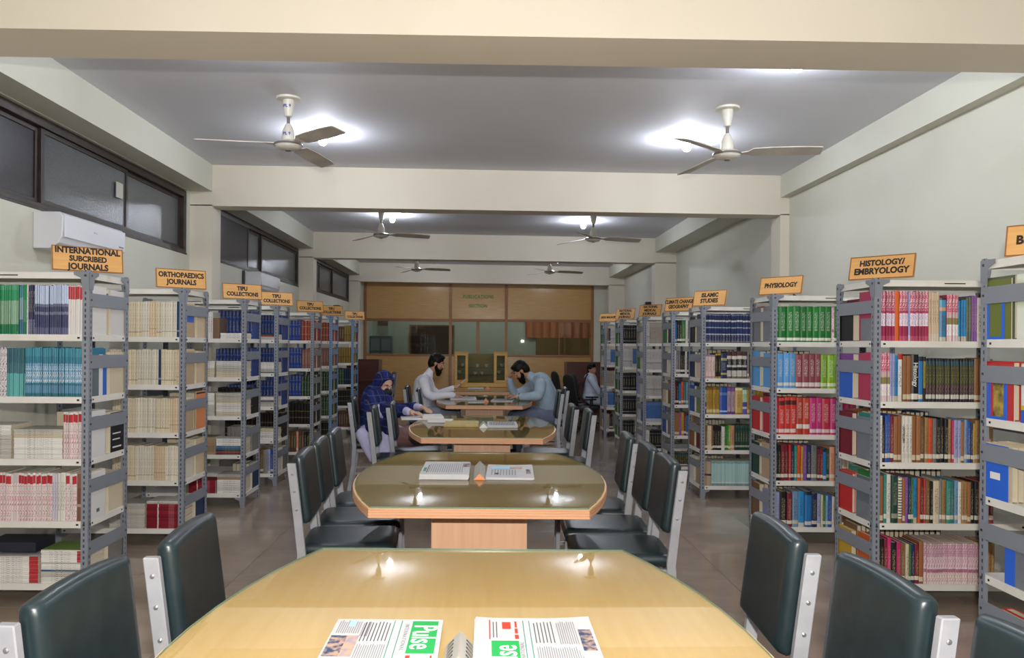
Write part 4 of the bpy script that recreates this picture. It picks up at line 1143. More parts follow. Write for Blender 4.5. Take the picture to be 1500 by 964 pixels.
# ------------------------------------------------------------------ what stands on the shelves (listed from the aisle outwards)
SHELVES = {
 ('L1', 1): 'redtop:9,12,274;navytop:8,10,276;navytop:9,10.5,274;navyfull:3,11,276;whitej:1,8,280;greenj:2,12,276;bluegreen:2,10,274;sage:12,11,276;greenj:6,12,274;sage:8,12,276',
 ('L1', 2): 'teal:16,10.5,272;teal:15,10.5,274;aqua:9,10.5,268;purpline:3,18,272;teal:12,11,272;whitej:6,14,270',
 ('L1', 3): 'redtop2:10,12.5,262;@270|mwhite:12,9+mcream:2,9+mgrey:3,9;@270|mgrey:14,9+mwhite:6,9',
 ('L1', 4): 'whitej:2,13,268;brownj:1,34,266;redtop2:2,12,264;whitej:1,14,262;redtop2:1,22,266;whitej:3,15,268;lilac:2,14,266;redtop2:12,15,266;redline:3,14,264;redtop2:12,15,266',
 ('L1', 5): '@250|mwhite:3,10+mgrey:3,10+mblue:1,9+mwhite:3,10+mgrey:1,10+mredtip:6,10+mpic:1,6;@255|mredtip:13,11;@255|mredtip:10,11',
 ('L2', 1): 'cream:2,17,256;navyj:1,19,256;cream3:6,17.5,258;cream:2,18,256;cream2:3,17,258;cream3:3,18,256;cream:6,17,256;cream3:6,17,256',
 ('L2', 2): 'cream2:3,17,258;cream:6,17.5,256;navyj:1,19,258;cream3:8,17.5,256;cream:12,17,256',
 ('L2', 3): 'cream3:1,15,250;cream2:5,16.5,250;cream:6,17,250;cream3:7,17,252;cream:10,17,250',
 ('L2', 4): 'cream3:7,17,252;cream2:5,17,252;cream3:7,17,252;cream:10,17,252',
 ('L2', 5): '@255|mredw:7,25+mgrey:1,10+mwhite:1,9;@255|mgrey:14,12',
 ('L3', 1): '@215|mwhite:3,17;kraft:1,55,190;whitej:3,20,240;whitej:5,22,240',
 ('L3', 2): '@250|mcream:3,17+mgrey:3,18+mwhite:2,17;@240|mcream:4,20+mwhite:3,20',
 ('L3', 3): '@250|mcream:2,20+mwhite:4,18+mcream:2,14+mgrey:3,20;@250|mgrey:5,20+mwhite:5,20',
 ('L3', 4): '@245|mdark:1,9+mred:2,9+mdark:1,9+mblue:2,9+mteal:1,9+mblue:1,9+mwhite:3,20;@240|mtan:6,25',
 ('L3', 5): '@235|mwhite:6,20+mtan:2,12+mgrey:2,12;@240|mredw:5,22',
 ('L4', 1): '@220|mgrey:2,14+mred:1,12+mdark:1,12;vblue:8,34,205',
 ('L4', 2): '@220|mdark:1,12+mgrey:2,14+mwhite:4,18;vblue:8,34,205',
 ('L4', 3): '@220|mgrey:3,16+mdark:1,14+mwhite:2,16;vblue:8,34,225',
 ('L4', 4): '@230|mwhite:4,20+mcream:2,18;vblack:8,34,215',
 ('L4', 5): 'whitej:1,26,250;blue:1,35,250;lavender:1,30,250;greyj:2,22,245;brown2:2,30,250',
 ('L5', 1): 'vred:4,36,250;vblue:5,36,255;vblue:6,36,255',
 ('L5', 2): 'vpinkbr:4,32,240;vblue:3,36,255;vblue:8,36,255',
 ('L5', 3): 'vgreen:4,32,250;vblue:3,38,258;vblue:8,36,255',
 ('L5', 4): 'vblack:7,36,262;vblack:8,36,262',
 ('L5', 5): 'yellow:1,40,240;black:2,30,255;vbrown:2,34,250;peach:1,30,255;vbrown:5,34,250',
 ('L6', 1): 'vred:9,38,262', ('L6', 2): 'vpinkbr:9,36,250', ('L6', 3): 'vgreen:9,36,262', ('L6', 4): 'vgreen:9,36,262', ('L6', 5): 'vblack:6,38,250',
 ('L7', 1): 'vtan:4,36,262;vbrown:3,36,250', ('L7', 2): 'vtan:8,38,255', ('L7', 3): 'vnavy:4,36,255;vgreen:3,36,250', ('L7', 4): 'vblack:8,36,250', ('L7', 5): 'vbrown:7,38,250',
 ('R0', 1): '_4;grgreen:1,26,275;whiteb:2,20,282;green:2,30,270', ('R0', 2): '_4;red:1,28,240;whiteb:1,25,250;yellow:1,30,250', ('R0', 3): 'greyb:4,30,250', ('R0', 4): '_160;black:2,26,240', ('R0', 5): 'maroon:3,50,240',
 ('R1', 1): 'pink:7,16.5,285;orange:1,26,286;pink:3,16.5,285;lavender:1,10,283;pink:6,17,285;creamflor:4,15,278;bluorange:1,38,252;pinkpic:4,15.5,268;cyan:3,15,235;grgreen:2,13,256;purple:2,17,262;whiteb:2,22,250;tan:3,25,250',
 ('R1', 2): 'pinkpic:6,13.5,277;lavender:2,12,273;cyan:1,18,265;whitered:1,27,272;brown:2,24,266;blackwide:1,44,268;bluelab:1,27,262;blackyel:1,13,256;olives:16,16.4,246;brown:4,25,250',
 ('R1', 3): 'tealb:1,14,276;creamb:1,17,278;whiteb:1,15,270;black:1,13,262;blue:2,17,272;maroon:1,18,262;brown:2,21,264;whiteb:3,19,268;brown:2,22,264;brown2:1,20,258;tan:1,20,258;redor:1,24,252;greyb:1,22,252;black:3,22,252;tan:1,20,246;hotpink:1,13,240;lavender:2,19,246;brown:1,18,236;ltblue:1,16,244;blue:1,22,240;navy:1,12,228;yellow:1,12,226;tan:4,25,240',
 ('R1', 4): 'green:1,14,282;brown2:1,18,280;brown:1,22,268;tealb:1,16,280;whiteb:1,27,276;dkgreen:1,40,268;spiral:1,22,260;brown:1,16,258;purple:1,17,266;navy:1,17,260;green:1,13,262;cyan:1,22,258;orange:1,13,254;maroon:1,22,256;red:1,13,250;brown2:1,20,246;black:1,16,240;creamb:1,38,244;greyb:1,12,252;tan:1,22,250;tealb:2,22,244;ltblue:1,20,242;whiteb:1,18,238;tan:2,16,240;brown:1,18,238;black:2,22,240;peach:1,12,238;maroon:3,24,240',
 ('R1', 5): 'orange:1,24,262;black:2,17,254;maroon:1,20,252;hotpink:1,20,262;black:1,34,236;hotpink:1,25,240;brown2:1,24,232;creamb:1,20,224;green:1,14,224;navy:1,19,228;maroon:1,24,228;brown:1,26,236;pinkset:21,13.5,236;brown:1,15,220;tan:4,20,230',
 ('R2', 1): 'phgreen:9,48,268;pinkset:1,20,268;phgreen:4,48,268',
 ('R2', 2): 'sky:4,43,262;rose:4,46,256;lime:6,48,252',
 ('R2', 3): 'crimson:1,46,276;scarlet:3,47,276;brick:2,46,278;magenta:2,45,276;crimson:1,64,274;magenta:1,50,272;hotpink:3,46,270',
 ('R2', 4): 'black:3,22,268;maroon:2,27,268;red:1,18,268;navy:1,24,266;tealb:1,20,262;redor:1,24,268;yellow:1,12,262;purple:1,30,264;navy:1,26,260;greyb:1,40,264;maroon:2,20,244;bluelab:1,28,240;dkgreen:1,24,238;peach:1,36,252;tan:1,52,252;creamb:3,30,240;brown:4,30,240',
 ('R2', 5): 'lavender:3,20,264;black:1,56,262;maroon:1,36,258;ltblue:1,42,264;cyan:1,50,264;bluelab:1,54,264;navy:1,44,252;lavender:1,28,250;creamb:1,14,246;green:1,20,240;ltblue:1,18,240;blue:1,30,238;whiteb:1,20,232;tan:1,18,228;brown:4,28,230',
 ('R3', 1): 'navysil:16,27,280;navysil:8,27,280',
 ('R3', 2): 'ivpink:4,29,232;goldblk:2,26,246;navyorn:1,54,252;bwgold:4,46,262;greyb:1,18,260;goldblk:2,24,255;tan:5,30,240',
 ('R3', 3): 'gpurple:1,42,262;goldset:4,31,262;blueorn:1,72,264;purporn:2,38,262;goldthick:1,76,262;gpurple:1,48,262;goldset:5,30,262',
 ('R3', 4): 'maroon:1,24,240;brown2:2,17,236;creamb:2,17,236;brown:1,15,238;black:4,20,230;whiteb:2,15,228;green:2,18,236;lime:1,24,240;peach:1,34,240;dkgset:9,23,240;dkgset:9,24,238',
 ('R3', 5): '_0;boxtan:2,50,235;ltteal:20,16.5,240;ltteal:12,16,240',
 ('R4', 1): 'navy:1,28,262;bluelab:1,30,262;black:2,24,250;green:1,40,262;whiteb:1,24,256;greyb:6,30,250', ('R4', 2): 'whiteb:2,22,262;greyb:2,24,258;black:2,26,255;whiteb:1,18,250;navy:6,30,250',
 ('R4', 3): 'brown2:1,24,258;maroon:1,24,256;black:1,26,262;bluelab:1,22,262;redor:1,22,260;tealb:1,26,262;ltblue:5,28,250', ('R4', 4): 'greyb:2,18,262;brown:2,22,258;purple:1,24,256;yellow:1,32,258;maroon:1,22,256;bluelab:1,30,250;tan:5,30,240', ('R4', 5): 'olives:10,22,150;vblack:3,30,160',
 ('R5', 1): 'natl:4,16,272;natlc:10,16,268', ('R5', 2): 'natl:18,16,272', ('R5', 3): 'natl:18,16,268', ('R5', 4): 'natlb:18,16,262', ('R5', 5): 'whitej:4,20,240;natblack:5,30,240',
 ('R6', 1): 'natblack:8,34,268', ('R6', 2): 'natl:9,18,270;natlb:5,20,270', ('R6', 3): 'natblack:8,34,262', ('R6', 4): 'natblack:8,34,268', ('R6', 5): 'natblack:6,34,250',
 ('R7', 1): 'black:1,30,250;tan:1,30,255;navy:1,28,250;natl:5,20,250', ('R7', 2): 'natl:4,20,250;natlb:5,20,250', ('R7', 3): 'natlc:6,24,250;whitej:3,20,250', ('R7', 4): 'natl:2,24,245;natlb:4,24,250;navy:2,24,250', ('R7', 5): 'natlc:3,26,240;black:2,28,240;greyj:3,24,250',
}
REAR = {
 'L1': ['redtop:1,14,270;brownj:3,30,240;cream:8,18,225', 'cream:10,18,245;whitej:10,18,245', 'cream:6,22,235;cream2:8,20,240', 'cream:10,20,220;whitej:8,18,220', 'greyj:6,25,150'],
 'L2': ['cream2:3,30,245;navyj:2,20,245;cream3:8,20,245', 'cream2:4,28,245;cream3:8,20,250', 'peach:1,14,282;cream:8,22,275', 'cream2:2,18,270;cream3:8,22,272', 'navyj:2,30,150;greyj:5,25,170'],
 'L3': ['vblue:10,30,262', 'vblue:11,30,258', 'vblack:10,30,240', 'greyj:8,28,225', 'navyj:6,30,230'],
 'L4': ['vblue:12,32,262', 'vblue:12,32,262', 'vblue:12,32,258', 'vblack:12,32,258', 'greyj:10,26,240'],
 'L5': ['vred:10,34,255', 'vpinkbr:8,32,245', 'vgreen:10,34,255', 'vblack:10,34,255', 'vbrown:8,34,240'],
 'L6': ['vred:10,34,255', 'vpinkbr:8,32,245', 'vgreen:10,34,255', 'vgreen:10,34,255', 'vbrown:8,34,240'],
 'L7': ['vred:10,34,255', 'vtan:8,32,245', 'vnavy:10,34,255', 'vblack:10,34,255', 'vbrown:8,34,240'],
 'R0': ['_6;grgreen:1,30,272;green:2,34,262', '_6;red:1,26,250;redor:2,28,252', 'creamb:5,28,240', '', 'brick:3,46,190'],
 'R1': ['black:1,44,235;maroon:1,30,255;greyb:2,30,250', 'purple:1,40,275;blue:1,30,225;lime:3,30,250', 'maroon:2,30,262;brown:8,28,275;navy:6,26,268', 'red:3,20,240;tealb:1,44,266;brown:8,28,290;navy:6,30,285', 'yellow:1,30,240;brown2:12,28,275;navy:5,30,285'],
 'R2': ['greyb:1,30,275;red:8,40,280', 'sky:1,50,275;black:8,40,280', 'red:1,24,265;navy:2,30,245;maroon:6,40,285', 'dkgreen:1,40,250;tan:1,44,262;greyb:7,40,285', 'brown2:8,36,275'],
 'R3': ['black:2,30,260;navy:8,34,255', 'navy:2,30,255;lavender:1,20,235;black:8,40,278', 'blue:2,22,260;black:8,40,285', 'brown:2,26,230;greyb:8,30,270', 'whiteb:2,24,240;greyb:8,30,255'],
 'R4': ['green:2,30,250;black:6,30,250', 'greyb:2,30,255;black:6,30,250', 'creamb:2,26,240;black:6,30,255', 'blue:2,30,240;black:6,30,240', 'whiteb:2,24,200'],
 'R5': ['natlc:3,26,265;natl:6,20,260', 'green:2,20,240;natl:6,20,260', 'lavender:3,26,250;natl:5,20,250', 'natl:3,24,240', 'whitej:2,26,230'],
 'R6': ['green:2,28,255;natblack:5,30,250', 'green:2,26,250;natl:5,24,250', 'phgreen:2,30,255', 'phgreen:2,30,250', 'green:2,26,230'],
 'R7': ['green:2,28,250;natl:4,20,250', 'whitej:2,24,250', 'tan:2,24,250', 'natlb:2,24,250', 'tan:2,24,230'],
}
for (k, gap), spec in SHELVES.items():
    fill(k, gap, spec)
for k, lst in REAR.items():
    for g, spec in enumerate(lst):
        fill(k, g + 1, spec, 'mid' if k in ('L3', 'L4') and g < 4 else 'rear')

# the 300 largest in view of each kind are things of their own, the rest one object per kind
bykind = {}
for sp in SPECS:
    bykind.setdefault(ST[sp[1]][4], []).append(sp)
SEEN_LAB = {}
for kd, lst in bykind.items():
    lst.sort(key=lambda q: -q[0])
    nm, cat = KIND[kd]
    keep = [q for q in lst[:300]]
    rest = lst[300:]
    for sc, style, t, h, d, M, lab, kg in keep:
        o = link(nm, book_mesh(style, t, h, d))
        o.matrix_world = M
        o['label'] = lab[:1].upper() + lab[1:] if False else lab
        o['category'] = cat
        o['group'] = '%ss on the %s shelf of the %s' % (nm.replace('_', ' '), ORD[kg[1] - 1], RACKS[kg[0]][4])
    if rest:
        big = MB(); mats = []; mid = {}
        for sc, style, t, h, d, M, lab, kg in rest:
            me = book_mesh(style, t, h, d)
            vs = [tuple(M @ v.co) for v in me.vertices]
            off = len(big.v)
            big.v += vs
            loc = []
            for mm in me.materials:
                if mm.name not in mid:
                    mid[mm.name] = len(mats); mats.append(mm)
                loc.append(mid[mm.name])
            for p in me.polygons:
                big.f.append(tuple(i + off for i in p.vertices)); big.mi.append(loc[p.material_index])
        o = big.build({'p': 'journals', 'h': 'books', 'v': 'bound_volumes', 'm': 'magazines'}[kd], mats)
        tag(o, 'remaining small or half hidden %ss standing behind and farther along the racks' % nm.replace('_', ' '), cat, None, 'stuff')

# vertical title on the thick black textbook
for o in list(bpy.data.objects):
    if o.name.startswith('book') and o.get('label', '').startswith('thick black Histology'):
        text('Histology', 0.036, Matrix.Translation((0, -0.0006, 0.155)) @ RX @ Matrix.Rotation(-PI / 2, 4, 'Z'), mat('title_white', '#e2dfd6', 0.5), o, bold=0.0006, ext=0.0003)

wb_ = [o for o in bpy.data.objects if o.name.startswith('book') and o.get('label', '').startswith('white book,') and 'third shelf, HISTOLOGY' in o['label']]
for o in wb_[1:2]:
    text('HISTOLOGY', 0.017, Matrix.Translation((0, -0.0006, 0.16)) @ RX @ Matrix.Rotation(PI / 2, 4, 'Z'), INK, o, bold=0.0005, ext=0.0003)

# bookends, boxes and other things on the racks
BLUEP = mat('blue_plastic', '#2f68d8', 0.35)
GREYP = noisy('grey_sheet', '#6f757c', '#7b8188', (9, 9, 9), 0.45)
def put(name, k, gap, u, v, label, cat, group=None):
    s, X, Y, *_ = RACKS[k]
    return thing(name, label, cat, (X + s * u, Y + v, shelf_z(gap) + 0.0003), 0, group)
def bookend(k, gap, u, v0, v1, h, m, label, ushape=True):
    """plate across the aisle end of a row, with a foot under the books"""
    s = RACKS[k][0]
    t = put('book_end', k, gap, u, (v0 + v1) / 2, label, 'bookend', 'bookends at the shelf ends')
    w = (v1 - v0) / 2
    mb = MB()
    if ushape:
        r = w * 0.30
        mb.box(-0.001, 0.001, -w, -w + r, 0, h - 0.02)
        mb.box(-0.001, 0.001, w - r, w, 0, h - 0.02)
        M = Matrix(((0, 0, 1, 0), (1, 0, 0, 0), (0, 1, 0, 0), (0, 0, 0, 1)))
        mb.prism([(-w, h - 0.02), (w, h - 0.02), (w * 0.9, h - 0.004), (w * 0.75, h), (-w * 0.75, h), (-w * 0.9, h - 0.004)], -0.001, 0.001, 0, M)
        mb.box(-0.001, 0.001, -w + r, w - r, 0, 0.012)
    else:
        mb.box(-0.001, 0.001, -w, w, 0, h)
    mb.build('plate', m, t)
    return t
bookend('R0', 1, 0.0052, 0.33, 0.45, 0.20, BLUEP, 'blue U-shaped bookend on top shelf of rack at the right frame edge')
bookend('R0', 2, 0.0052, 0.31, 0.44, 0.215, BLUEP, 'blue U-shaped bookend before a red book, rack at the right frame edge')
bookend('R1', 1, 0.0052, 0.04, 0.17, 0.13, GREYP, 'grey steel bookend on the top shelf end of the HISTOLOGY rack', False)
bookend('R1', 3, 0.0052, 0.03, 0.21, 0.25, GREYP, 'tall grey bookend on the third shelf of the HISTOLOGY rack', False)
bookend('R1', 4, 0.0052, 0.03, 0.2, 0.10, GREYP, 'short grey bookend on the fourth shelf of the HISTOLOGY rack', False)
bookend('R2', 1, 0.0052, 0.03, 0.2, 0.27, GREYP, 'grey bookend plate on the top shelf of the PHYSIOLOGY rack', False)
bookend('R3', 1, 0.0052, 0.03, 0.2, 0.22, GREYP, 'grey bookend plate on the top shelf of the ISLAMIC STUDIES rack', False)
t = put('file_holder', 'R0', 3, 0.006, 0.385, 'blue plastic file holder with paper label, rack at the right frame edge', 'file holder')
MB().box(-0.0012, 0.0012, -0.085, 0.085, 0.0, 0.235).box(-0.0013, 0.06, 0.0852, 0.0877, 0, 0.235).build('holder_body', BLUEP, t)
MB().box(-0.0025, -0.0014, -0.035, 0.03, 0.085, 0.115).build('paper_label', mat('label_paper', '#e4e4e0', 0.7), t)
t = put('box_file', 'R0', 4, 0.1, 0.16, 'grey box file standing in a blue holder, rack at the right frame edge', 'box file')
MB().box(-0.09, 0.05, -0.12, 0.1, 0, 0.21).build('box_body', GREYP, t, bevel=0.003)
MB().box(-0.092, 0.05, 0.102, 0.16, 0.0, 0.2).build('blue_side', BLUEP, t)
t = put('display_box', 'L1', 5, 0.50, 0.1, 'black cardboard box lying on the red-tipped journals, left frame edge', 'box')
t.location.z = shelf_z(5) + 0.165
MB().box(-0.1, 0.19, -0.06, 0.14, 0.0, 0.055).build('box_body', mat('black_card', '#1c2230', 0.5), t, bevel=0.003)
# cover art on journals that face the aisle end
COVERS = {
    'blue white': noisy('cover_bluewhite', '#d8dbe4', '#2d62c0', (0.5, 7, 0.6), 0.35, detail=0, lo=0.5, hi=0.52),
    'pic': noisy('cover_picture', '#4d6424', '#a5a54a', (16, 16, 16), 0.4),
    'orange': mat('cover_orange', '#d98a56', 0.4),
    'black': mat('cover_black', '#1f2127', 0.4),
    'white': mat('cover_white', '#d8d8d8', 0.4),
    'yellow': mat('cover_yellow', '#c9b83a', 0.4),
    'slate': mat('cover_slate', '#5f6a72', 0.4),
    'olive': mat('cover_olive', '#6a7430', 0.4),
    'bright': mat('cover_blue', '#2c62c4', 0.4),
    'red': mat('cover_red', '#b8383c', 0.4),
    'tan': mat('cover_tan', '#b89f7f', 0.5),
    'pattern': noisy('cover_pattern', '#b8a04a', '#3a3a34', (22, 22, 22), 0.4),
    'greenwhite': noisy('cover_greenwhite', '#dadfd2', '#7fa04e', (0.2, 0.2, 4), 0.4, detail=0, lo=0.5, hi=0.6),
}
def facing(k, gap, v0, v1, h, bands, label, u=0.0055, lean=4):
    """a magazine whose front cover faces the aisle; bands (z0, z1, y0, y1, material) are printed on the cover"""
    s = RACKS[k][0]
    t = put('magazine', k, gap, u, (v0 + v1) / 2, label, 'magazine', 'magazines facing the aisle at shelf ends')
    w = (v1 - v0) / 2
    MB().box(0, 0.0012 * 3, -w, w, 0, h).build('pages', PAPER, t)
    c = MB(); ms = [COVERS[bands[0]]]
    c.box(-0.0012, -0.0002, -w, w, 0, h, 0)
    for i, (y0, y1, z0, z1, m) in enumerate(bands[1]):
        ms.append(COVERS[m])
        c.box(-0.0018, -0.0013, -w + 2 * w * y0, -w + 2 * w * y1, h * z0, h * z1, i + 1)
    c.build('cover', ms, t)
    t.scale = (s, 1, 1)
    t.rotation_euler = (0, 0, 0)
    return t
facing('L1', 2, 0.05, 0.215, 0.235, ('slate', [(0.45, 0.72, 0, 1, 'white'), (0.72, 1, 0, 1, 'bright')]), 'grey, white and blue magazine cover at the aisle end, second shelf, INTERNATIONAL rack')
facing('L1', 3, 0.04, 0.2, 0.25, ('white', [(0.1, 0.6, 0.86, 0.93, 'slate')]), 'white magazine cover facing the aisle, third shelf, INTERNATIONAL rack')
facing('L1', 3, 0.27, 0.44, 0.235, ('black', [(0.15, 0.8, 0.1, 0.14, 'white'), (0.15, 0.7, 0.3, 0.33, 'white'), (0.15, 0.75, 0.45, 0.48, 'white')]), 'black magazine cover facing the aisle, third shelf, INTERNATIONAL rack')
facing('L1', 4, 0.04, 0.21, 0.255, ('white', [(0.1, 0.5, 0.72, 0.82, 'yellow'), (0.4, 0.6, 0.12, 0.2, 'slate')]), 'white magazine with yellow heading facing the aisle, fourth shelf, INTERNATIONAL rack')
facing('L2', 1, 0.04, 0.21, 0.245, ('tan', [(0.1, 0.9, 0.45, 0.95, 'bright')]), 'tan magazine with blue panel facing the aisle, top shelf, ORTHOPAEDICS rack')
facing('L2', 2, 0.04, 0.21, 0.245, ('tan', [(0.1, 0.9, 0.75, 0.95, 'bright')]), 'tan magazine with blue strip facing the aisle, second shelf, ORTHOPAEDICS rack')
facing('L2', 3, 0.25, 0.45, 0.285, ('orange', [(0, 1, 0.93, 0.97, 'black')]), 'orange magazine cover facing the aisle, third shelf, ORTHOPAEDICS rack')
facing('L2', 3, 0.04, 0.2, 0.24, ('tan', [(0.1, 0.9, 0.75, 0.92, 'slate')]), 'tan magazine with dark strip facing the aisle, third shelf, ORTHOPAEDICS rack')
facing('R0', 1, 0.05, 0.25, 0.27, ('greenwhite', []), 'white and green magazine facing the aisle, rack at the right frame edge')
facing('R0', 1, 0.29, 0.46, 0.26, ('olive', []), 'olive green book cover behind a blue bookend, rack at the right frame edge', u=0.0088)
facing('R0', 2, 0.27, 0.46, 0.24, ('red', [(0.3, 0.7, 0, 0.65, 'pattern')]), 'red book cover with patterned panel behind a blue bookend, right frame edge', u=0.0088)
facing('R0', 2, 0.05, 0.22, 0.24, ('white', [(0, 1, 0, 0.22, 'bright'), (0, 1, 0.22, 0.3, 'yellow')]), 'white magazine with blue and yellow foot, rack at the right frame edge')
facing('R1', 2, 0.27, 0.44, 0.2, ('bright', []), 'blue book cover facing the aisle, second shelf, HISTOLOGY rack')
facing('R1', 4, 0.05, 0.21, 0.25, ('slate', []), 'slate teal book cover facing the aisle, fourth shelf, HISTOLOGY rack')
facing('R2', 4, 0.05, 0.21, 0.27, ('tan', []), 'tan book cover facing the aisle, fourth shelf, PHYSIOLOGY rack')
# cable lying on the PHYSIOLOGY rack behind its sign
pts = [(2.30 + 0.16 * math.cos(a) + 0.02 * a, 6.25 + 0.05 * math.sin(a * 2), ZT + 0.03 + 0.12 * max(0, math.sin(a))) for a in [PI - i * PI / 14 for i in range(15)]]
tag(MB().tube(pts + [(2.50, 6.26, ZT + 0.0095)], 0.009, 7).build('cable_loop', mat('black_pipe')), 'black cable looped on top of the PHYSIOLOGY rack behind its sign', 'cable')
# ================================================================== TABLES
TOPW = noisy('table_veneer', '#f6cf98', '#eec286', (45, 2.5, 20), 0.35, detail=5, lo=0.3, hi=0.7)
EDGEW = wood('table_edge', '#dcaa84', '#d09c74', (3, 3, 40), 0.4)
PEDW = noisy('pedestal_veneer', '#e2b896', '#d6a884', (30, 30, 1.6), 0.4, detail=6, lo=0.3, hi=0.7)
TGLASS = glass_mat('table_glass', '#f9faf3', 1.0, 0.015)
TGLASS2 = glass_mat('table_glass_olive', '#ecede0', 1.0, 0.015)
GEDGE = mat('glass_edge', '#6f8a7c', 0.15)
TH = 0.752
def outline(L, we, wm, n=12):
    """boat shaped top: straight ends, bowed sides"""
    pts = []
    for i in range(n + 1):
        t = -1 + 2 * i / n
        pts.append((we + (wm - we) * (1 - abs(t) ** 2.0), t * L / 2))
    return pts + [(-x, y) for x, y in reversed(pts)]
def offs(poly, d):
    out = []
    for x, y in poly:
        r = math.hypot(x, y)
        out.append((x * (1 + d / r), y * (1 + d / r)))
    return out
def table(y0, y1, we, wm, x, lab, ped=0.46, glass=None):
    L = y1 - y0
    t = thing('reading_table', lab, 'table', (x, (y0 + y1) / 2, 0), 0, 'glass topped reading tables in a row')
    P = outline(L, we, wm)
    n = len(P)
    # moulded edge: stacked grooves
    prof = [(-0.004, -0.042), (0.0, -0.040), (0.0, -0.031), (-0.0035, -0.0295), (-0.0035, -0.028), (0.0, -0.0265), (0.0, -0.019), (-0.0035, -0.0175), (-0.0035, -0.016), (0.0, -0.0145), (0.0, -0.008), (-0.0035, -0.0065), (-0.0035, -0.005), (0.0, -0.0035), (-0.003, 0.0)]
    vs, fs, mi = [], [], []
    for d, z in prof:
        vs += [(a, b, TH + z) for a, b in offs(P, d)]
    for j in range(len(prof) - 1):
        for i in range(n):
            k = (i + 1) % n
            fs.append((j * n + i, j * n + k, (j + 1) * n + k, (j + 1) * n + i))
    mb = MB(); mb.add(vs, fs, 1)
    mb.add(vs[-n:], [tuple(range(n))], 0)
    mb.add(vs[:n], [tuple(reversed(range(n)))], 1)
    mb.build('tabletop', [TOPW, EDGEW], t)
    # sheet of glass on small pads
    G = MB()
    G.prism(offs(P, -0.012), TH + 0.0015, TH + 0.0075)
    G.mi = [0, 0] + [1] * (len(G.f) - 2)
    G.build('glass_top', [glass or TGLASS2, GEDGE], t)
    # pedestal
    pl = L / 2 - 0.33
    MB().box(-ped / 2, ped / 2, -pl, pl, 0.05, TH - 0.042).build('pedestal', PEDW, t, bevel=0.003, seg=1)
    MB().box(-ped / 2 + 0.03, ped / 2 - 0.03, -pl + 0.03, pl - 0.03, 0, 0.05).build('plinth', mat('plinth', '#3a2a20', 0.5), t)
    for s in (-1, 1):
        b = MB().box(-0.014, 0.014, s * pl + (-0.014 if s < 0 else 0.0005), s * pl + (-0.0005 if s < 0 else 0.014), TH - 0.062, TH - 0.043).build('lug', EDGEW, t, bevel=0.002, seg=1)
    return t
TT = TH + 0.0078
table(0.9, 2.75, 0.53, 0.715, -0.036, 'nearest reading table with glass top and newspapers, cut by the bottom frame edge', glass=TGLASS)
table(3.43, 5.23, 0.485, 0.675, -0.02, 'second reading table with glass top, newspapers and a triangular stand')
table(6.04, 7.92, 0.47, 0.645, -0.015, 'third reading table, where the woman in the blue scarf sits')
table(9.31, 11.16, 0.455, 0.62, 0.0, 'fourth reading table between the two bearded men')
table(12.0, 13.85, 0.455, 0.62, 0.0, 'farthest reading table carrying the yellow glass showcase')

# ================================================================== CHAIRS
VINYL = noisy('green_black_vinyl', '#1b272a', '#1f2d31', (18, 18, 18), 0.34, spec=0.5, bump=0.03)
CHW = noisy('chair_white_paint', '#9fa0a5', '#8e8f94', (14, 14, 14), 0.35, detail=6, lo=0.3, hi=0.8)
SCREW = mat('chair_screw', '#a8a8ac', 0.3, metal=0.7)
def make_chair():
    r = thing('reading_chair', '', 'chair')
    for s in (-1, 1):
        y = s * 0.222
        MB().sweep([(-0.255, y, 0), (-0.215, y, 0.25), (-0.205, y, 0.44), (-0.225, y, 0.62), (-0.258, y, 0.885)], 0.026, 0.042).build('rear_leg', CHW, r, bevel=0.003, seg=1)
        MB().sweep([(0.215, s * 0.2, 0), (0.205, s * 0.2, 0.40)], 0.026, 0.026).build('front_leg', CHW, r, bevel=0.003, seg=1)
        MB().box(-0.19, 0.19, s * 0.205 - 0.01, s * 0.205 + 0.01, 0.385, 0.415).build('side_rail', CHW, r)
        MB().box(-0.21, 0.19, s * 0.205 - 0.009, s * 0.205 + 0.009, 0.16, 0.18).build('side_stretcher', CHW, r)
        for z, x in ((0.66, -0.2295), (0.75, -0.241), (0.835, -0.2515)):
            M = Matrix.Translation((x, s * 0.235, z)) @ Matrix.Rotation(-s * PI / 2, 4, 'X')
            MB().lathe([(0.0065, 0.0), (0.0065, 0.002), (0.003, 0.004)], 10, 0, M).build('screw', SCREW, r)
    MB().box(0.192, 0.215, -0.187, 0.187, 0.385, 0.41).build('front_rail', CHW, r)
    MB().box(-0.215, -0.195, -0.208, 0.208, 0.385, 0.41).build('back_rail', CHW, r)
    # seat pad: lying pillow
    M = Matrix.Translation((0.01, 0, 0.452)) @ Matrix(((0, 0, 1, -0.235), (0, 1, 0, 0), (-1, 0, 0, 0), (0, 0, 0, 1)))
    MB().pillow(0.43, 0.48, 0.066, 0, 0, 14, 0, M, pw=16, rc=0.96).build('seat', VINYL, r, smooth='full')
    M = Matrix.Translation((-0.19, 0, 0.585)) @ Matrix.Rotation(math.radians(-7.2), 4, 'Y')
    MB().pillow(0.412, 0.335, 0.058, 0.012, 0.0, 16, 0, M, pw=26, rc=0.985).build('backrest', VINYL, r, smooth='full')
    return r
ch0 = make_chair()
cht = capture(ch0)
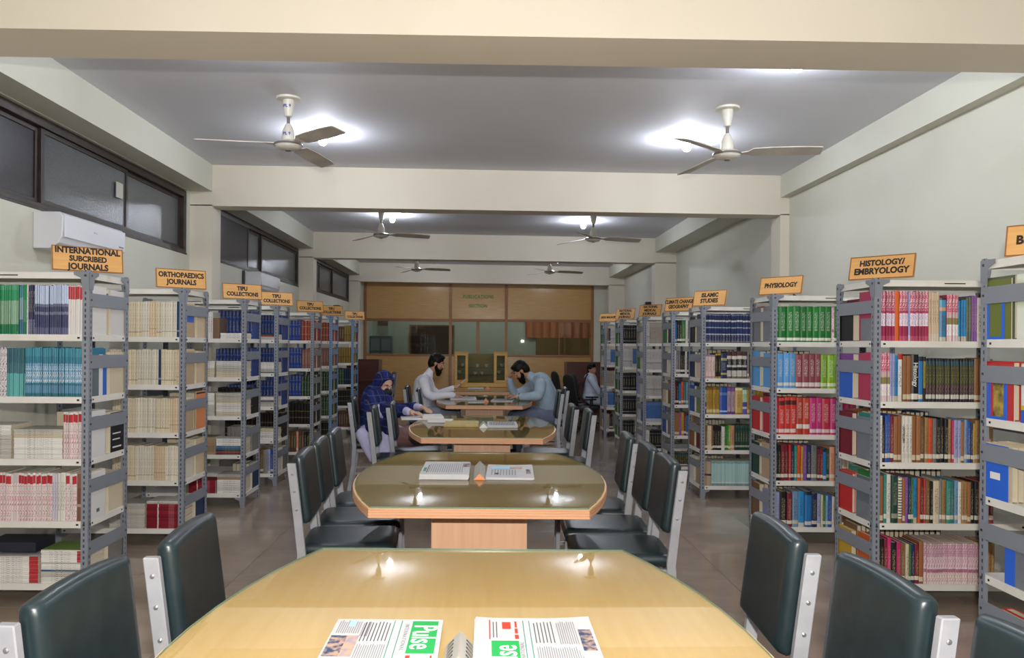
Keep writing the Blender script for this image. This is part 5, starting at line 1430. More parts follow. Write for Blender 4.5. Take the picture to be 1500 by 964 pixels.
CH = [  # x of the seat centre, y, turn in degrees, label
 (-0.66, 2.38, 3, 'dark vinyl chair on left of the nearest table, farther of the two in view'),
 (-0.72, 1.84, -2, 'dark vinyl chair on left of the nearest table, nearer with worn corner'),
 (-0.78, 1.33, 0, 'chair just showing at the lower left frame corner'),
 (0.69, 2.46, 177, 'dark vinyl chair on right of the nearest table, farther of the two'),
 (0.755, 1.93, 181, 'scratched dark vinyl chair on right of the nearest table, nearer of the two'),
 (0.82, 1.44, 180, 'chair back cut off at the lower right frame corner'),
 (-0.70, 4.08, 4, 'nearest of three chairs on the left of the second table'),
 (-0.73, 4.58, 4, 'middle of three chairs on the left of the second table'),
 (-0.74, 5.08, 4, 'farthest of three chairs on the left of the second table'),
 (0.69, 3.93, 178, 'nearest of three chairs on the right of the second table'),
 (0.695, 4.42, 178, 'middle of three chairs on the right of the second table'),
 (0.675, 4.95, 176, 'farthest of three chairs on the right of the second table'),
 (-0.755, 7.02, 4, 'nearer empty chair left of the third table before the woman'),
 (-0.65, 7.50, 4, 'farther empty chair left of the third table before the woman'),
 (-1.12, 8.12, 6, 'chair the woman in the blue scarf sits on'),
 (0.68, 6.85, 178, 'nearer chair on the right of the third table'),
 (0.60, 7.42, 178, 'farther chair on the right of the third table'),
 (-0.60, 9.95, 3, 'empty chair left of the fourth table in front of the man in white'),
 (-0.80, 10.52, 2, 'chair the man in white sits on'),
 (0.70, 9.75, 178, 'empty chair right of the fourth table in front of the man in blue'),
 (0.84, 10.45, 178, 'chair the man in the light blue shirt sits on'),
 (-0.62, 12.6, 0, 'chair left of the farthest table, seen past the man in white'),
 (-2.05, 15.8, 180, 'chair beyond the woman in the blue scarf, by the left racks'),
]
for i, (x, y, a, lab) in enumerate(CH):
    if i == 0:
        ch0.location = (x, y, 0); ch0.rotation_euler = (0, 0, math.radians(a)); ch0['label'] = lab; ch0['group'] = 'dark vinyl reading chairs'
    else:
        copy_thing(cht, (x, y, 0), math.radians(a), lab, 'dark vinyl reading chairs')

# office chairs at the back right
BLK = noisy('black_mesh', '#17171a', '#1e1e22', (60, 60, 60), 0.6)
BLKP = mat('black_plastic', '#141416', 0.4)
def make_office():
    r = thing('office_chair', '', 'chair')
    for k in range(5):
        a = k * 2 * PI / 5
        leg = MB(); leg.tube([(0.03 * math.cos(a), 0.03 * math.sin(a), 0.10), (0.29 * math.cos(a), 0.29 * math.sin(a), 0.075)], [0.022, 0.014], 8)
        l = leg.build('base_leg', BLKP, r, smooth=True)
        M = Matrix.Translation((0.28 * math.cos(a), 0.28 * math.sin(a), 0.0265)) @ Matrix.Rotation(a, 4, 'Z') @ Matrix.Rotation(PI / 2, 4, 'X')
        MB().lathe([(0.02, -0.02), (0.026, -0.015), (0.026, 0.015), (0.02, 0.02)], 12, 0, M).build('caster', BLKP, l, smooth=True)
    MB().tube([(0, 0, 0.08), (0, 0, 0.42)], 0.026, 12).build('gas_column', BLKP, r, smooth=True)
    M = Matrix.Translation((0.0, 0, 0.46)) @ Matrix(((0, 0, 1, -0.23), (0, 1, 0, 0), (-1, 0, 0, 0), (0, 0, 0, 1)))
    MB().pillow(0.48, 0.48, 0.085, 0, 0, 10, 0, M, pw=5).build('seat', BLK, r, smooth='full')
    M = Matrix.Translation((-0.235, 0, 0.56)) @ Matrix.Rotation(math.radians(-10), 4, 'Y')
    MB().pillow(0.45, 0.55, 0.07, 0.05, 0.02, 12, 0, M, pw=5, rc=0.8).build('backrest', BLK, r, smooth='full')
    MB().tube([(-0.1, 0, 0.43), (-0.24, 0, 0.45), (-0.29, 0, 0.62)], 0.022, 8).build('back_bracket', BLKP, r, smooth=True)
    for s in (-1, 1):
        ar = MB(); ar.tube([(0.0, s * 0.2, 0.44), (0.0, s * 0.28, 0.5), (0.0, s * 0.285, 0.64)], 0.016, 8)
        q = ar.build('arm_post', BLKP, r, smooth=True)
        MB().box(-0.14, 0.12, s * 0.285 - 0.03, s * 0.285 + 0.03, 0.64, 0.67).build('arm_pad', BLKP, q, bevel=0.008)
    return r
of0 = make_office(); of0.scale = (0.88, 0.88, 0.86); oft = capture(of0)
OF = [(1.62, 15.1, 15, 'black office chair turned away beside the fourth table, left of the white-coated woman'),
      (1.70, 13.55, 25, 'black office chair in front of the white-coated woman'),
      (1.90, 14.2, 5, 'black office chair the white-coated woman sits on')]
for i, (x, y, a, lab) in enumerate(OF):
    if i == 0:
        of0.location = (x, y, 0); of0.rotation_euler = (0, 0, math.radians(a)); of0['label'] = lab; of0['group'] = 'black office chairs'
    else:
        copy_thing(oft, (x, y, 0), math.radians(a), lab, 'black office chairs')

# study carrels of dark red-brown board
CARR = wood('carrel_board', '#5c2418', '#4d1c12', (3, 3, 25), 0.35)
def carrel(x0, x1, y, z, lab):
    t = thing('study_carrel', lab, 'desk', ((x0 + x1) / 2, y, 0), 0, 'dark red study carrels')
    w = (x1 - x0) / 2
    MB().box(-w, w, 0.5, 0.52, 0, z).build('back_panel', CARR, t)
    MB().box(-w, -w + 0.02, 0.0, 0.499, 0, z).build('side_panel', CARR, t)
    MB().box(w - 0.02, w, 0.0, 0.499, 0, z).build('side_panel', CARR, t)
    MB().box(-w + 0.021, w - 0.021, 0.02, 0.499, 0.70, 0.73).build('desk_top', CARR, t)
carrel(1.72, 2.72, 16.4, 1.13, 'dark red study carrel behind the white-coated woman at the right')
carrel(-2.92, -2.24, 16.6, 1.15, 'dark red study carrel at the left behind the racks')

# ------------------------------------------------------------------ showcase on the farthest table
YW = wood('yellow_wood', '#b98a1e', '#a87a16', (3, 3, 30), 0.35)
SGL = glass_mat('case_glass', '#e6ece4', 1.0, 0.01)
sc = thing('glass_showcase', 'yellow wooden glass showcase standing on the farthest table', 'showcase', (-0.06, 13.5, TT), 0)
W, H, D = 0.45, 0.58, 0.17
MB().box(-W, W, -D, D, 0, 0.075).build('base', YW, sc, bevel=0.006)
MB().box(-W + 0.01, W - 0.01, D - 0.015, D, 0.076, H - 0.02).build('back_panel', wood('case_back', '#8f6a2a', '#7d5a20', (3, 3, 30), 0.4), sc)
for s in (-1, 1):
    c = (s * 0.335)
    dr = MB()
    for a, b, e, f in ((-0.115, -0.07, 0.076, H), (0.07, 0.115, 0.076, H), (-0.07, 0.07, 0.076, 0.12), (-0.07, 0.07, H - 0.045, H)):
        dr.box(c + a, c + b, -D, -D + 0.022, e, f)
    d = dr.build('door_frame', YW, sc, bevel=0.003, seg=1)
    MB().box(c - 0.07, c + 0.07, -D + 0.009, -D + 0.013, 0.12, H - 0.045).build('door_pane', SGL, d)
    MB().box(s * W - s * 0.0, s * W - s * 0.016, -D + 0.023, D - 0.016, 0.076, H).build('side_panel', YW, sc)
    for z in (0.22, 0.34):
        MB().box(c - 0.1, c + 0.1, -D + 0.03, D - 0.02, z, z + 0.006).build('glass_shelf', SGL, sc)
    MB().box(c - 0.115, c + 0.115, -D - 0.006, D, H, H + 0.02).build('cap', YW, sc, bevel=0.004)
MB().box(-0.215, 0.215, -D + 0.005, -D + 0.009, 0.076, H - 0.01).build('front_pane', SGL, sc)
for z in (0.2, 0.33):
    MB().box(-0.2, 0.2, -D + 0.03, D - 0.02, z, z + 0.006).build('glass_shelf', SGL, sc)
PORC = mat('white_porcelain', '#e2e0da', 0.25)
k = 0
for x, z in ((-0.37, 0.227), (-0.32, 0.347), (-0.1, 0.207), (0.02, 0.207), (0.1, 0.337), (-0.06, 0.337), (0.31, 0.227), (0.36, 0.347)):
    k += 1
    side = 'left door of the showcase' if x < -0.2 else ('right door of the showcase' if x > 0.2 else 'middle of the showcase')
    lv = 'lower shelf' if z < 0.3 else 'upper shelf'
    o = MB().lathe([(0.018, 0), (0.022, 0.004), (0.03, 0.03), (0.034, 0.05), (0.031, 0.05), (0.024, 0.01)], 16).build('small_bowl', PORC, None, (-0.06 + x, 13.5, TT + z), smooth=True)
    extra = {-0.1: ', left one', 0.02: ', right one', 0.1: ', right one', -0.06: ', left one'}.get(x, '')
    tag(o, 'small white bowl on the %s behind the %s%s' % (lv, side, extra), 'bowl', 'white bowls in the showcase')

# ------------------------------------------------------------------ newspapers, stands and papers on the tables
NEWS = noisy('newsprint', '#c8c8c9', '#c2c2c3', (20, 20, 20), 0.7, spec=0.2)
NLINE = mat('newsprint_grey', '#8f8e92', 0.7, spec=0.2)
NINK = mat('newsprint_ink', '#5a5a5f', 0.7, spec=0.2)
NGREEN = mat('masthead_green', '#27a552', 0.6, spec=0.2)
NRULE = mat('rule_green', '#3f8f78', 0.6, spec=0.2)
NRED = mat('print_red', '#d2402f', 0.6, spec=0.2)
NWHITE = mat('print_white', '#f2f2f0', 0.6, spec=0.2)
NCYAN = mat('print_cyan', '#a8d6ec', 0.6, spec=0.2)
PHOTO = noisy('print_photo', '#3c4a66', '#b89a86', (55, 55, 55), 0.6, detail=3, lo=0.4, hi=0.6, spec=0.2)
PHOTO2 = noisy('print_photo_b', '#9c94a0', '#c9a288', (40, 40, 40), 0.6, detail=2, lo=0.4, hi=0.6, spec=0.2)
def paper_stack(label, x, y, w, d, n, rz=0, grp='newspapers on the reading tables', zt=None, name='newspaper', m=NEWS, curl=0.0):
    """folded sheets; local x to the right, y away from the camera, origin at the centre"""
    t = thing(name, label, 'newspaper' if name == 'newspaper' else 'papers', (x, y, TT if zt is None else zt), math.radians(rz), grp)
    z = 0.0003
    for i in range(n):
        mb = MB()
        dx, dy = random.uniform(-.004, .004), random.uniform(-.004, .004)
        if i == n - 1: dx = dy = 0
        N_ = 14
        vs, fs = [], []
        th = 0.0035
        for j in range(N_ + 1):
            u = -w / 2 + w * j / N_
            wob = curl * (max(0, (j / N_ - 0.55)) ** 2 * 0.25 + max(0, 0.25 - j / N_) ** 2 * 0.35) * (i + 1) / n
            for yy in (-d / 2, d / 2):
                vs.append((u + dx, yy + dy, z + wob * (1 if yy > 0 else .4)))
                vs.append((u + dx, yy + dy, z + wob * (1 if yy > 0 else .4) + th))
        for j in range(N_):
            a = j * 4; b = a + 4
            fs += [(a, a + 2, b + 2, b), (a + 1, b + 1, b + 3, a + 3), (a, b, b + 1, a + 1), (a + 2, a + 3, b + 3, b + 2)]
        fs += [(0, 1, 3, 2), (N_ * 4, N_ * 4 + 2, N_ * 4 + 3, N_ * 4 + 1)]
        mb.add(vs, fs)
        mb.build('folded_sheet', m, t, smooth=True)
        z += th + 0.0003
    return t, z + 0.0003
def patch(par, m, x0, x1, y0, y1, z, name='print'):
    return MB().box(x0, x1, y0, y1, z, z + 0.0003).build(name, m, par)
def columns(par, x0, x1, y0, y1, z, step=0.0052, frac=0.42, m=NLINE, vertical=True, name='text_lines'):
    mb = MB()
    if vertical:
        x = x0
        while x < x1:
            a, b = y0 + random.uniform(0, .004), y1 - random.uniform(0, .012)
            mb.box(x, x + step * frac, a, b, z, z + 0.00025); x += step
    o = mb.build(name, m, par); o['kind'] = 'stuff'
    return o
# left paper: masthead towards the right, reads from the left side of the table
n1, z = paper_stack('folded newspaper left of the stand on nearest table, green Pulse masthead', -0.232, 1.765, 0.265, 0.44, 4, 0)
patch(n1, NGREEN, 0.058, 0.122, 0.0, 0.205, z)
text('Pulse', 0.082, Matrix.Translation((0.0895, 0.1, z + 0.0006)) @ Matrix.Rotation(-PI / 2, 4, 'Z'), NWHITE, n1, bold=0.0008, xs=0.9, ext=0.0002)
text('INTERNATIONAL', 0.014, Matrix.Translation((0.046, 0.1, z + 0.0003)) @ Matrix.Rotation(-PI / 2, 4, 'Z'), NLINE, n1, xs=1.3, ext=0.0002, space=1.25)
patch(n1, NRULE, 0.030, 0.032, -0.2, 0.208, z, 'rule'); patch(n1, NRULE, 0.012, 0.014, -0.2, 0.208, z, 'rule')
patch(n1, NRED, 0.06, 0.07, -0.05, -0.012, z); patch(n1, NRED, 0.115, 0.119, -0.05, -0.012, z)
columns(n1, -0.058, 0.006, 0.07, 0.2, z, 0.0085, 0.28, NINK, name='headline')
columns(n1, -0.122, -0.066, 0.12, 0.208, z); columns(n1, -0.058, 0.006, -0.07, 0.055, z); columns(n1, -0.062, -0.045, 0.1, 0.2, z)
patch(n1, NCYAN, -0.098, -0.083, 0.165, 0.207, z + 0.0004)
patch(n1, PHOTO, -0.128, -0.09, -0.02, 0.105, z + 0.0004, 'photograph'); patch(n1, PHOTO2, -0.0895, -0.062, -0.02, 0.105, z + 0.0004, 'photograph')
n2, z = paper_stack('folded newspaper right of the stand on nearest table, green masthead upside down', 0.125, 1.77, 0.285, 0.44, 5, 0, curl=0.12)
n2z = z + 0.001
patch(n2, NGREEN, -0.104, -0.04, -0.10, 0.062, n2z)
text('Pulse', 0.082, Matrix.Translation((-0.0725, -0.042, n2z + 0.0006)) @ Matrix.Rotation(PI / 2, 4, 'Z'), NWHITE, n2, bold=0.0008, xs=0.9, ext=0.0002)
patch(n2, NRED, -0.109, -0.106, 0.072, 0.2, n2z); patch(n2, NRED, -0.077, -0.056, 0.14, 0.185, n2z)
patch(n2, NRED, -0.046, -0.041, 0.15, 0.19, n2z); patch(n2, NRED, -0.048, -0.039, 0.075, 0.1, n2z); patch(n2, NRED, -0.047, -0.04, 0.11, 0.14, n2z)
columns(n2, -0.1, -0.086, 0.08, 0.19, n2z, 0.008, 0.3, NINK)
text('INTERNATIONAL', 0.014, Matrix.Translation((-0.033, -0.02, n2z)) @ Matrix.Rotation(PI / 2, 4, 'Z'), NLINE, n2, xs=1.2, ext=0.0002, space=1.2)
patch(n2, NRULE, -0.026, -0.024, -0.2, 0.195, n2z, 'rule'); patch(n2, NRULE, -0.011, -0.009, -0.2, 0.195, n2z, 'rule')
columns(n2, 0.0, 0.05, 0.05, 0.19, n2z, 0.0085, 0.28, NINK, name='headline')
columns(n2, 0.056, 0.10, 0.04, 0.19, n2z + 0.001); columns(n2, 0.0, 0.1, -0.09, 0.03, n2z)
patch(n2, PHOTO, 0.105, 0.136, 0.0, 0.13, n2z + 0.003, 'photograph')

def prism_stand(label, x, y, L=0.15, side=0.072, endm=None, z=None, strokes=False):
    t = thing('triangular_stand', label, 'name stand', (x, y, TT if z is None else z), 0, 'triangular stands in the middle of the tables')
    h = side * 0.52
    M = Matrix(((1, 0, 0, 0), (0, 0, 1, 0), (0, 1, 0, 0), (0, 0, 0, 1)))
    b = MB(); b.prism([(-side / 2, 0), (side / 2, 0), (0, h)], -L / 2, L / 2, 0, M)
    b.build('block', endm or EDGEW, t)
    for s in (-1, 1):
        p0 = Vector((s * side / 2, 0, 0)); p1 = Vector((0, 0, h))
        nrm = Vector((s * h, 0, side / 2)).normalized()
        q = MB()
        a, b_ = p0 + nrm * 0.0004, p1 + nrm * 0.0004
        c, d = p0 + nrm * 0.0014, p1 + nrm * 0.0014
        vs = []
        for v in (a, b_, d, c):
            vs += [(v.x, -L / 2 + 0.002, v.z), (v.x, L / 2 - 0.002, v.z)]
        q.add(vs, [(0, 1, 3, 2), (2, 3, 5, 4), (4, 5, 7, 6), (6, 7, 1, 0), (0, 2, 4, 6), (1, 7, 5, 3)])
        q.build('paper_face', mat('stand_paper', '#b4b1a9', 0.55), t)
        if strokes:
            mk = MB()
            ex = Vector((0, 1, 0)); ez = (p1 - p0).normalized()
            for j in range(6):
                yy = -L / 2 + 0.018 + j * 0.022
                for (o1, e1, o2, e2) in ((0, .008, .006, .03), (.004, .029, .012, .029), (.012, .029, .010, .01)):
                    A = Vector((0, yy + o1, 0)) + p0 + ez * e1 * .95 + nrm * 0.0016
                    B = Vector((0, yy + o2, 0)) + p0 + ez * e2 * .95 + nrm * 0.0016
                    dd = (B - A).normalized(); wv = dd.cross(nrm) * 0.0021
                    mk.add([A - wv, A + wv, B + wv, B - wv], [(0, 1, 2, 3)])
            mk.build('worn_lettering', INK, t)
    return t
prism_stand('white triangular stand with worn black lettering between the nearest newspapers', -0.052, 1.773, 0.155, 0.068, strokes=True)
prism_stand('triangular stand with orange wooden end on the second table', -0.022, 4.37, 0.46, 0.061, mat('orange_wood', '#e08a58', 0.5))
prism_stand('triangular stand with pale end on the third table', -0.005, 6.85, 0.2, 0.075, mat('pale_end', '#d8d8d6', 0.4))
prism_stand('triangular stand on the fourth table between the bearded men', 0.02, 9.9, 0.2, 0.075, mat('orange_wood'))
prism_stand('triangular stand on the farthest table before the showcase', 0.05, 12.8, 0.2, 0.075, mat('orange_wood'))
p, z = paper_stack('stack of white newspapers left of the stand on the second table', -0.21, 4.37, 0.26, 0.46, 7, 0)
columns(p, -0.09, 0.09, -0.16, 0.16, z, 0.012, 0.3); patch(p, PHOTO, 0.09, 0.13, 0.03, 0.17, z, 'photograph'); patch(p, NRULE, -0.12, -0.105, -0.12, 0.0, z)
columns(p, -0.1, -0.095, -0.17, 0.1, z, 0.01, 0.5, NINK)
p, z = paper_stack('printed newspaper right of the stand on the second table', 0.145, 4.37, 0.255, 0.45, 3, -2, curl=0.08)
patch(p, NCYAN, -0.1, 0.0, 0.06, 0.15, z + 0.001); columns(p, -0.1, 0.03, -0.15, 0.04, z + 0.001, 0.016, 0.3); patch(p, PHOTO2, 0.0, 0.07, 0.07, 0.13, z + 0.001, 'photograph'); patch(p, PHOTO, 0.09, 0.115, -0.1, 0.05, z + 0.002, 'photograph'); patch(p, mat('print_ink', '#26262a', 0.6), -0.08, -0.06, -0.12, -0.08, z + 0.001)
YPAP = noisy('yellow_paper', '#bfaa70', '#b39e62', (20, 20, 20), 0.7)
paper_stack('stack of yellowish newspapers left of the stand on the third table', -0.2, 7.0, 0.30, 0.38, 5, 0, m=YPAP)
p, z = paper_stack('white newspaper with black heading right of the stand on the third table', 0.16, 6.95, 0.26, 0.36, 5, 0)
columns(p, -0.11, 0.11, -0.16, 0.16, z, 0.014, 0.5, NINK)
p, z = paper_stack('open white papers before the man in white on the fourth table', -0.28, 10.35, 0.34, 0.40, 5, 3, name='papers')
columns(p, -0.14, 0.14, -0.15, 0.15, z)
p, z = paper_stack('newspaper left of the stand on the fourth table', -0.1, 9.85, 0.2, 0.34, 2, 0)
columns(p, -0.09, 0.09, -0.15, 0.15, z)
p, z = paper_stack('papers the man in blue is reading on the fourth table', 0.24, 10.1, 0.28, 0.36, 3, -6, name='papers')
columns(p, -0.12, 0.12, -0.15, 0.15, z, 0.01, 0.5, NINK)
p, z = paper_stack('white papers left of the stand on the farthest table', -0.14, 12.9, 0.26, 0.36, 3, 0, name='papers')
# open register and a second book at the woman's hand
t = thing('open_register', 'large open white register under the hand of the woman in the blue scarf', 'book', (-0.60, 7.55, TT), math.radians(8))
MB().box(-0.2, 0.2, -0.15, 0.15, 0.0005, 0.012).build('left_pages', mat('page_white', '#dcdad6', 0.7), t, bevel=0.003)
MB().box(0.0, 0.2, -0.15, 0.15, 0.0125, 0.032).build('right_pages', mat('page_white'), t, bevel=0.003)
MB().box(-0.205, 0.205, -0.155, 0.155, -0.0002, 0.0003).build('cover', mat('cover_black'), t)
t = thing('closed_book', 'blue edged book lying before the open register on the third table', 'book', (-0.40, 7.22, TT), math.radians(-3))
MB().box(-0.11, 0.11, -0.08, 0.08, 0.0035, 0.022).build('pages', mat('page_white'), t)
MB().box(-0.112, 0.112, -0.083, 0.083, 0.0003, 0.0033).build('back_cover', mat('cover_bright', '#2c4fa8', 0.4), t)
MB().box(-0.112, 0.112, -0.083, 0.083, 0.0222, 0.025).build('front_cover', mat('page_white'), t)
# ================================================================== PEOPLE
SKIN = noisy('skin', '#b98a6e', '#b08066', (25, 25, 25), 0.5, spec=0.35)
SKINL = noisy('skin_light', '#c99f86', '#c0957b', (25, 25, 25), 0.5, spec=0.35)
HAIR = noisy('black_hair', '#0b0908', '#130f0d', (90, 90, 30), 0.55, spec=0.25)
BEARD = noisy('black_beard', '#0e0b09', '#17110e', (110, 110, 110), 0.8, spec=0.15)
WHITEC = noisy('white_cloth', '#e6e7f0', '#dcdde8', (9, 9, 9), 0.8, spec=0.2, bump=0.25)
GREYC = noisy('grey_white_trousers', '#a3a6ba', '#989bb0', (9, 9, 9), 0.8, spec=0.2, bump=0.25)
BLUEC = noisy('light_blue_cloth', '#a9bccc', '#9db1c3', (9, 9, 9), 0.8, spec=0.2, bump=0.3)
SLATEC = noisy('slate_trousers', '#77829a', '#6e7990', (9, 9, 9), 0.8, spec=0.2, bump=0.25)
LILAC = noisy('pale_lilac_cloth', '#c5c3e2', '#b9b7d8', (8, 8, 8), 0.8, spec=0.2, bump=0.3)
MAUVE = noisy('mauve_cloth', '#8b6a68', '#7f5f5e', (8, 8, 8), 0.8, spec=0.2, bump=0.25)
COATC = noisy('white_coat', '#bfc9d8', '#b4bfcf', (8, 8, 8), 0.8, spec=0.2, bump=0.25)
SHOE = mat('dark_shoe', '#1c1a1a', 0.4)
MASKM = mat('black_mask', '#121113', 0.7)
EYEW = mat('eye_white', '#d8d4ce', 0.3)
EYEB = mat('eye_dark', '#17110e', 0.3)
LIP = mat('lips', '#8f5a50', 0.5)

def plaid():
    m = mat('navy_plaid', '#1c2350', 0.8, spec=0.2)
    nt, N, L, b = nodes_of(m)
    tc = N.new('ShaderNodeTexCoord')
    sp = N.new('ShaderNodeSeparateXYZ')
    nz = N.new('ShaderNodeTexNoise'); nz.inputs['Scale'].default_value = 5
    ad = N.new('ShaderNodeVectorMath'); ad.operation = 'MULTIPLY_ADD'
    ad.inputs[1].default_value = (0.09, 0.09, 0.09)
    L.new(tc.outputs['Object'], nz.inputs['Vector'])
    L.new(nz.outputs['Color'], ad.inputs[0]); L.new(tc.outputs['Object'], ad.inputs[2])
    L.new(ad.outputs[0], sp.inputs[0])
    def mth(op, a, bb=None):
        n = N.new('ShaderNodeMath'); n.operation = op
        for i, v in enumerate((a, bb)):
            if v is None: continue
            if isinstance(v, (int, float)): n.inputs[i].default_value = v
            else: L.new(v, n.inputs[i])
        return n.outputs[0]
    s1 = mth('ADD', sp.outputs['X'], mth('MULTIPLY', sp.outputs['Y'], 0.8))
    a = mth('LESS_THAN', mth('FRACT', mth('MULTIPLY', s1, 13.0)), 0.10)
    c = mth('LESS_THAN', mth('FRACT', mth('MULTIPLY', sp.outputs['Z'], 13.0)), 0.10)
    a2 = mth('LESS_THAN', mth('FRACT', mth('ADD', mth('MULTIPLY', s1, 9.0), 0.4)), 0.3)
    k = mth('MULTIPLY', mth('MAXIMUM', a, c), 0.26)
    mix = N.new('ShaderNodeMix'); mix.data_type = 'RGBA'
    L.new(a2, mix.inputs[0]); mix.inputs[6].default_value = lin('#1b2459'); mix.inputs[7].default_value = lin('#141a40')
    mx2 = N.new('ShaderNodeMix'); mx2.data_type = 'RGBA'
    L.new(k, mx2.inputs[0]); L.new(mix.outputs[2], mx2.inputs[6]); mx2.inputs[7].default_value = lin('#7681b0')
    L.new(mx2.outputs[2], b.inputs['Base Color'])
    return m
PLAID = plaid()

class Fig:
    """blend of tapered capsules and ellipsoids, remeshed into one continuous skin"""
    def __init__(self): self.p = []
    def cap(self, a, b, r0, r1, m): self.p.append(('c', Vector(a), Vector(b), r0, r1, m)); return self
    def chain(self, pts, rs, m):
        for i in range(len(pts) - 1): self.cap(pts[i], pts[i + 1], rs[i], rs[i + 1], m)
        return self
    def ell(self, c, r, m, R=None): self.p.append(('e', Vector(c), Vector(r), R or Matrix.Identity(3), 0, m)); return self
    def build(self, name, mats, parent, voxel=0.011, smooth=4):
        mb = MB()
        for q in self.p:
            if q[0] == 'c':
                a, b, r0, r1 = q[1], q[2], q[3], q[4]
                ax = (b - a)
                L = max(ax.length, 1e-5)
                rot = ax.to_track_quat('Z', 'Y').to_matrix().to_4x4() if ax.length > 1e-6 else Matrix.Identity(4)
                M = Matrix.Translation(a) @ rot
                prof = []
                for i in range(5): 
                    t = PI / 2 * (1 - i / 4); prof.append((max(1e-4, r0 * math.cos(t)), -r0 * math.sin(t)))
                for i in range(5):
                    t = PI / 2 * i / 4; prof.append((max(1e-4, r1 * math.cos(t)), L + r1 * math.sin(t)))
                mb.lathe(prof, 14, 0, M)
            else:
                c, r, R = q[1], q[2], q[3]
                M = Matrix.Translation(c) @ R.to_4x4() @ Matrix.Diagonal((r.x, r.y, r.z, 1))
                prof = []
                for i in range(9):
                    t = -PI / 2 + PI * i / 8; prof.append((max(1e-4, math.cos(t)), math.sin(t)))
                mb.lathe(prof, 16, 0, M)
        me = mb.mesh(name + '_tmp', [])
        o = bpy.data.objects.new(name + '_tmp', me); COL.objects.link(o)
        md = o.modifiers.new('r', 'REMESH'); md.mode = 'VOXEL'; md.voxel_size = voxel; md.use_smooth_shade = True
        ms = o.modifiers.new('s', 'SMOOTH'); ms.factor = 0.5; ms.iterations = smooth
        bpy.context.view_layer.update()
        dg = bpy.context.evaluated_depsgraph_get()
        out = bpy.data.meshes.new_from_object(o.evaluated_get(dg))
        bpy.data.objects.remove(o); bpy.data.meshes.remove(me)
        out.name = name
        for m in mats: out.materials.append(m)
        n = len(out.polygons)
        cen = np.empty(n * 3); out.polygons.foreach_get('center', cen); cen = cen.reshape(-1, 3)
        best = np.full(n, 1e9); idx = np.zeros(n, int)
        for q in self.p:
            if q[0] == 'c':
                a, b = np.array(q[1]), np.array(q[2]); ab = b - a
                t = np.clip(((cen - a) @ ab) / max(ab @ ab, 1e-9), 0, 1)
                d = np.linalg.norm(cen - (a + t[:, None] * ab), axis=1) - (q[3] + (q[4] - q[3]) * t)
            else:
                R = np.array(q[3]); r = np.array(q[2])
                l = (cen - np.array(q[1])) @ R
                d = (np.linalg.norm(l / r, axis=1) - 1) * r.min()
            w = d < best
            best[w] = d[w]; idx[w] = q[5]
        out.polygons.foreach_set('material_index', idx.tolist())
        out.polygons.foreach_set('use_smooth', [True] * n)
        return link(name, out, parent)

def head_parts(F, C, R, skin=0, s=1.0):
    """head about centre C; local +x is where the face looks, +z up"""
    def P(x, y, z): return tuple(Vector(C) + R @ Vector((x * s, y * s, z * s)))
    F.ell(P(-0.012, 0, 0.03), (0.098 * s, 0.076 * s, 0.095 * s), skin, R)      # skull
    F.ell(P(0.022, 0, -0.035), (0.066 * s, 0.058 * s, 0.082 * s), skin, R)     # face
    F.ell(P(0.058, 0, -0.092), (0.03 * s, 0.03 * s, 0.024 * s), skin, R)       # chin
    F.cap(P(0.085, 0, 0.012), P(0.108, 0, -0.03), 0.009 * s, 0.015 * s, skin)  # nose
    F.ell(P(0.082, 0, 0.028), (0.014 * s, 0.05 * s, 0.011 * s), skin, R)       # brow
    for y in (-1, 1):
        F.ell(P(-0.008, y * 0.078, -0.01), (0.02 * s, 0.011 * s, 0.032 * s), skin, R)
        F.ell(P(0.05, y * 0.042, -0.03), (0.03 * s, 0.024 * s, 0.03 * s), skin, R)
    return P
def face_bits(par, P, R, s=1.0, mouth=True):
    for y in (-1, 1):
        M = Matrix.Translation(P(0.078, y * 0.032, 0.006)) @ R.to_4x4()
        e = MB().lathe([(0.001, -0.007 * s), (0.008 * s, -0.004 * s), (0.0105 * s, 0), (0.008 * s, 0.004 * s), (0.001, 0.007 * s)], 12, 0, M)
        e.lathe([(0.001, -0.004 * s), (0.005 * s, 0), (0.001, 0.004 * s)], 10, 1, Matrix.Translation(P(0.0852, y * 0.032, 0.006)) @ R.to_4x4())
        e.build('eye', [EYEW, EYEB], par, smooth=True)
        MB().tube([P(0.088, y * 0.014, 0.03), P(0.09, y * 0.034, 0.037), P(0.076, y * 0.055, 0.031)], [0.004 * s, 0.005 * s, 0.003 * s], 6).build('eyebrow', HAIR, par, smooth=True)
    if mouth:
        MB().tube([P(0.08, -0.026, -0.062), P(0.093, 0, -0.06), P(0.08, 0.026, -0.062)], [0.003 * s, 0.007 * s, 0.003 * s], 6).build('mouth', LIP, par, smooth=True)

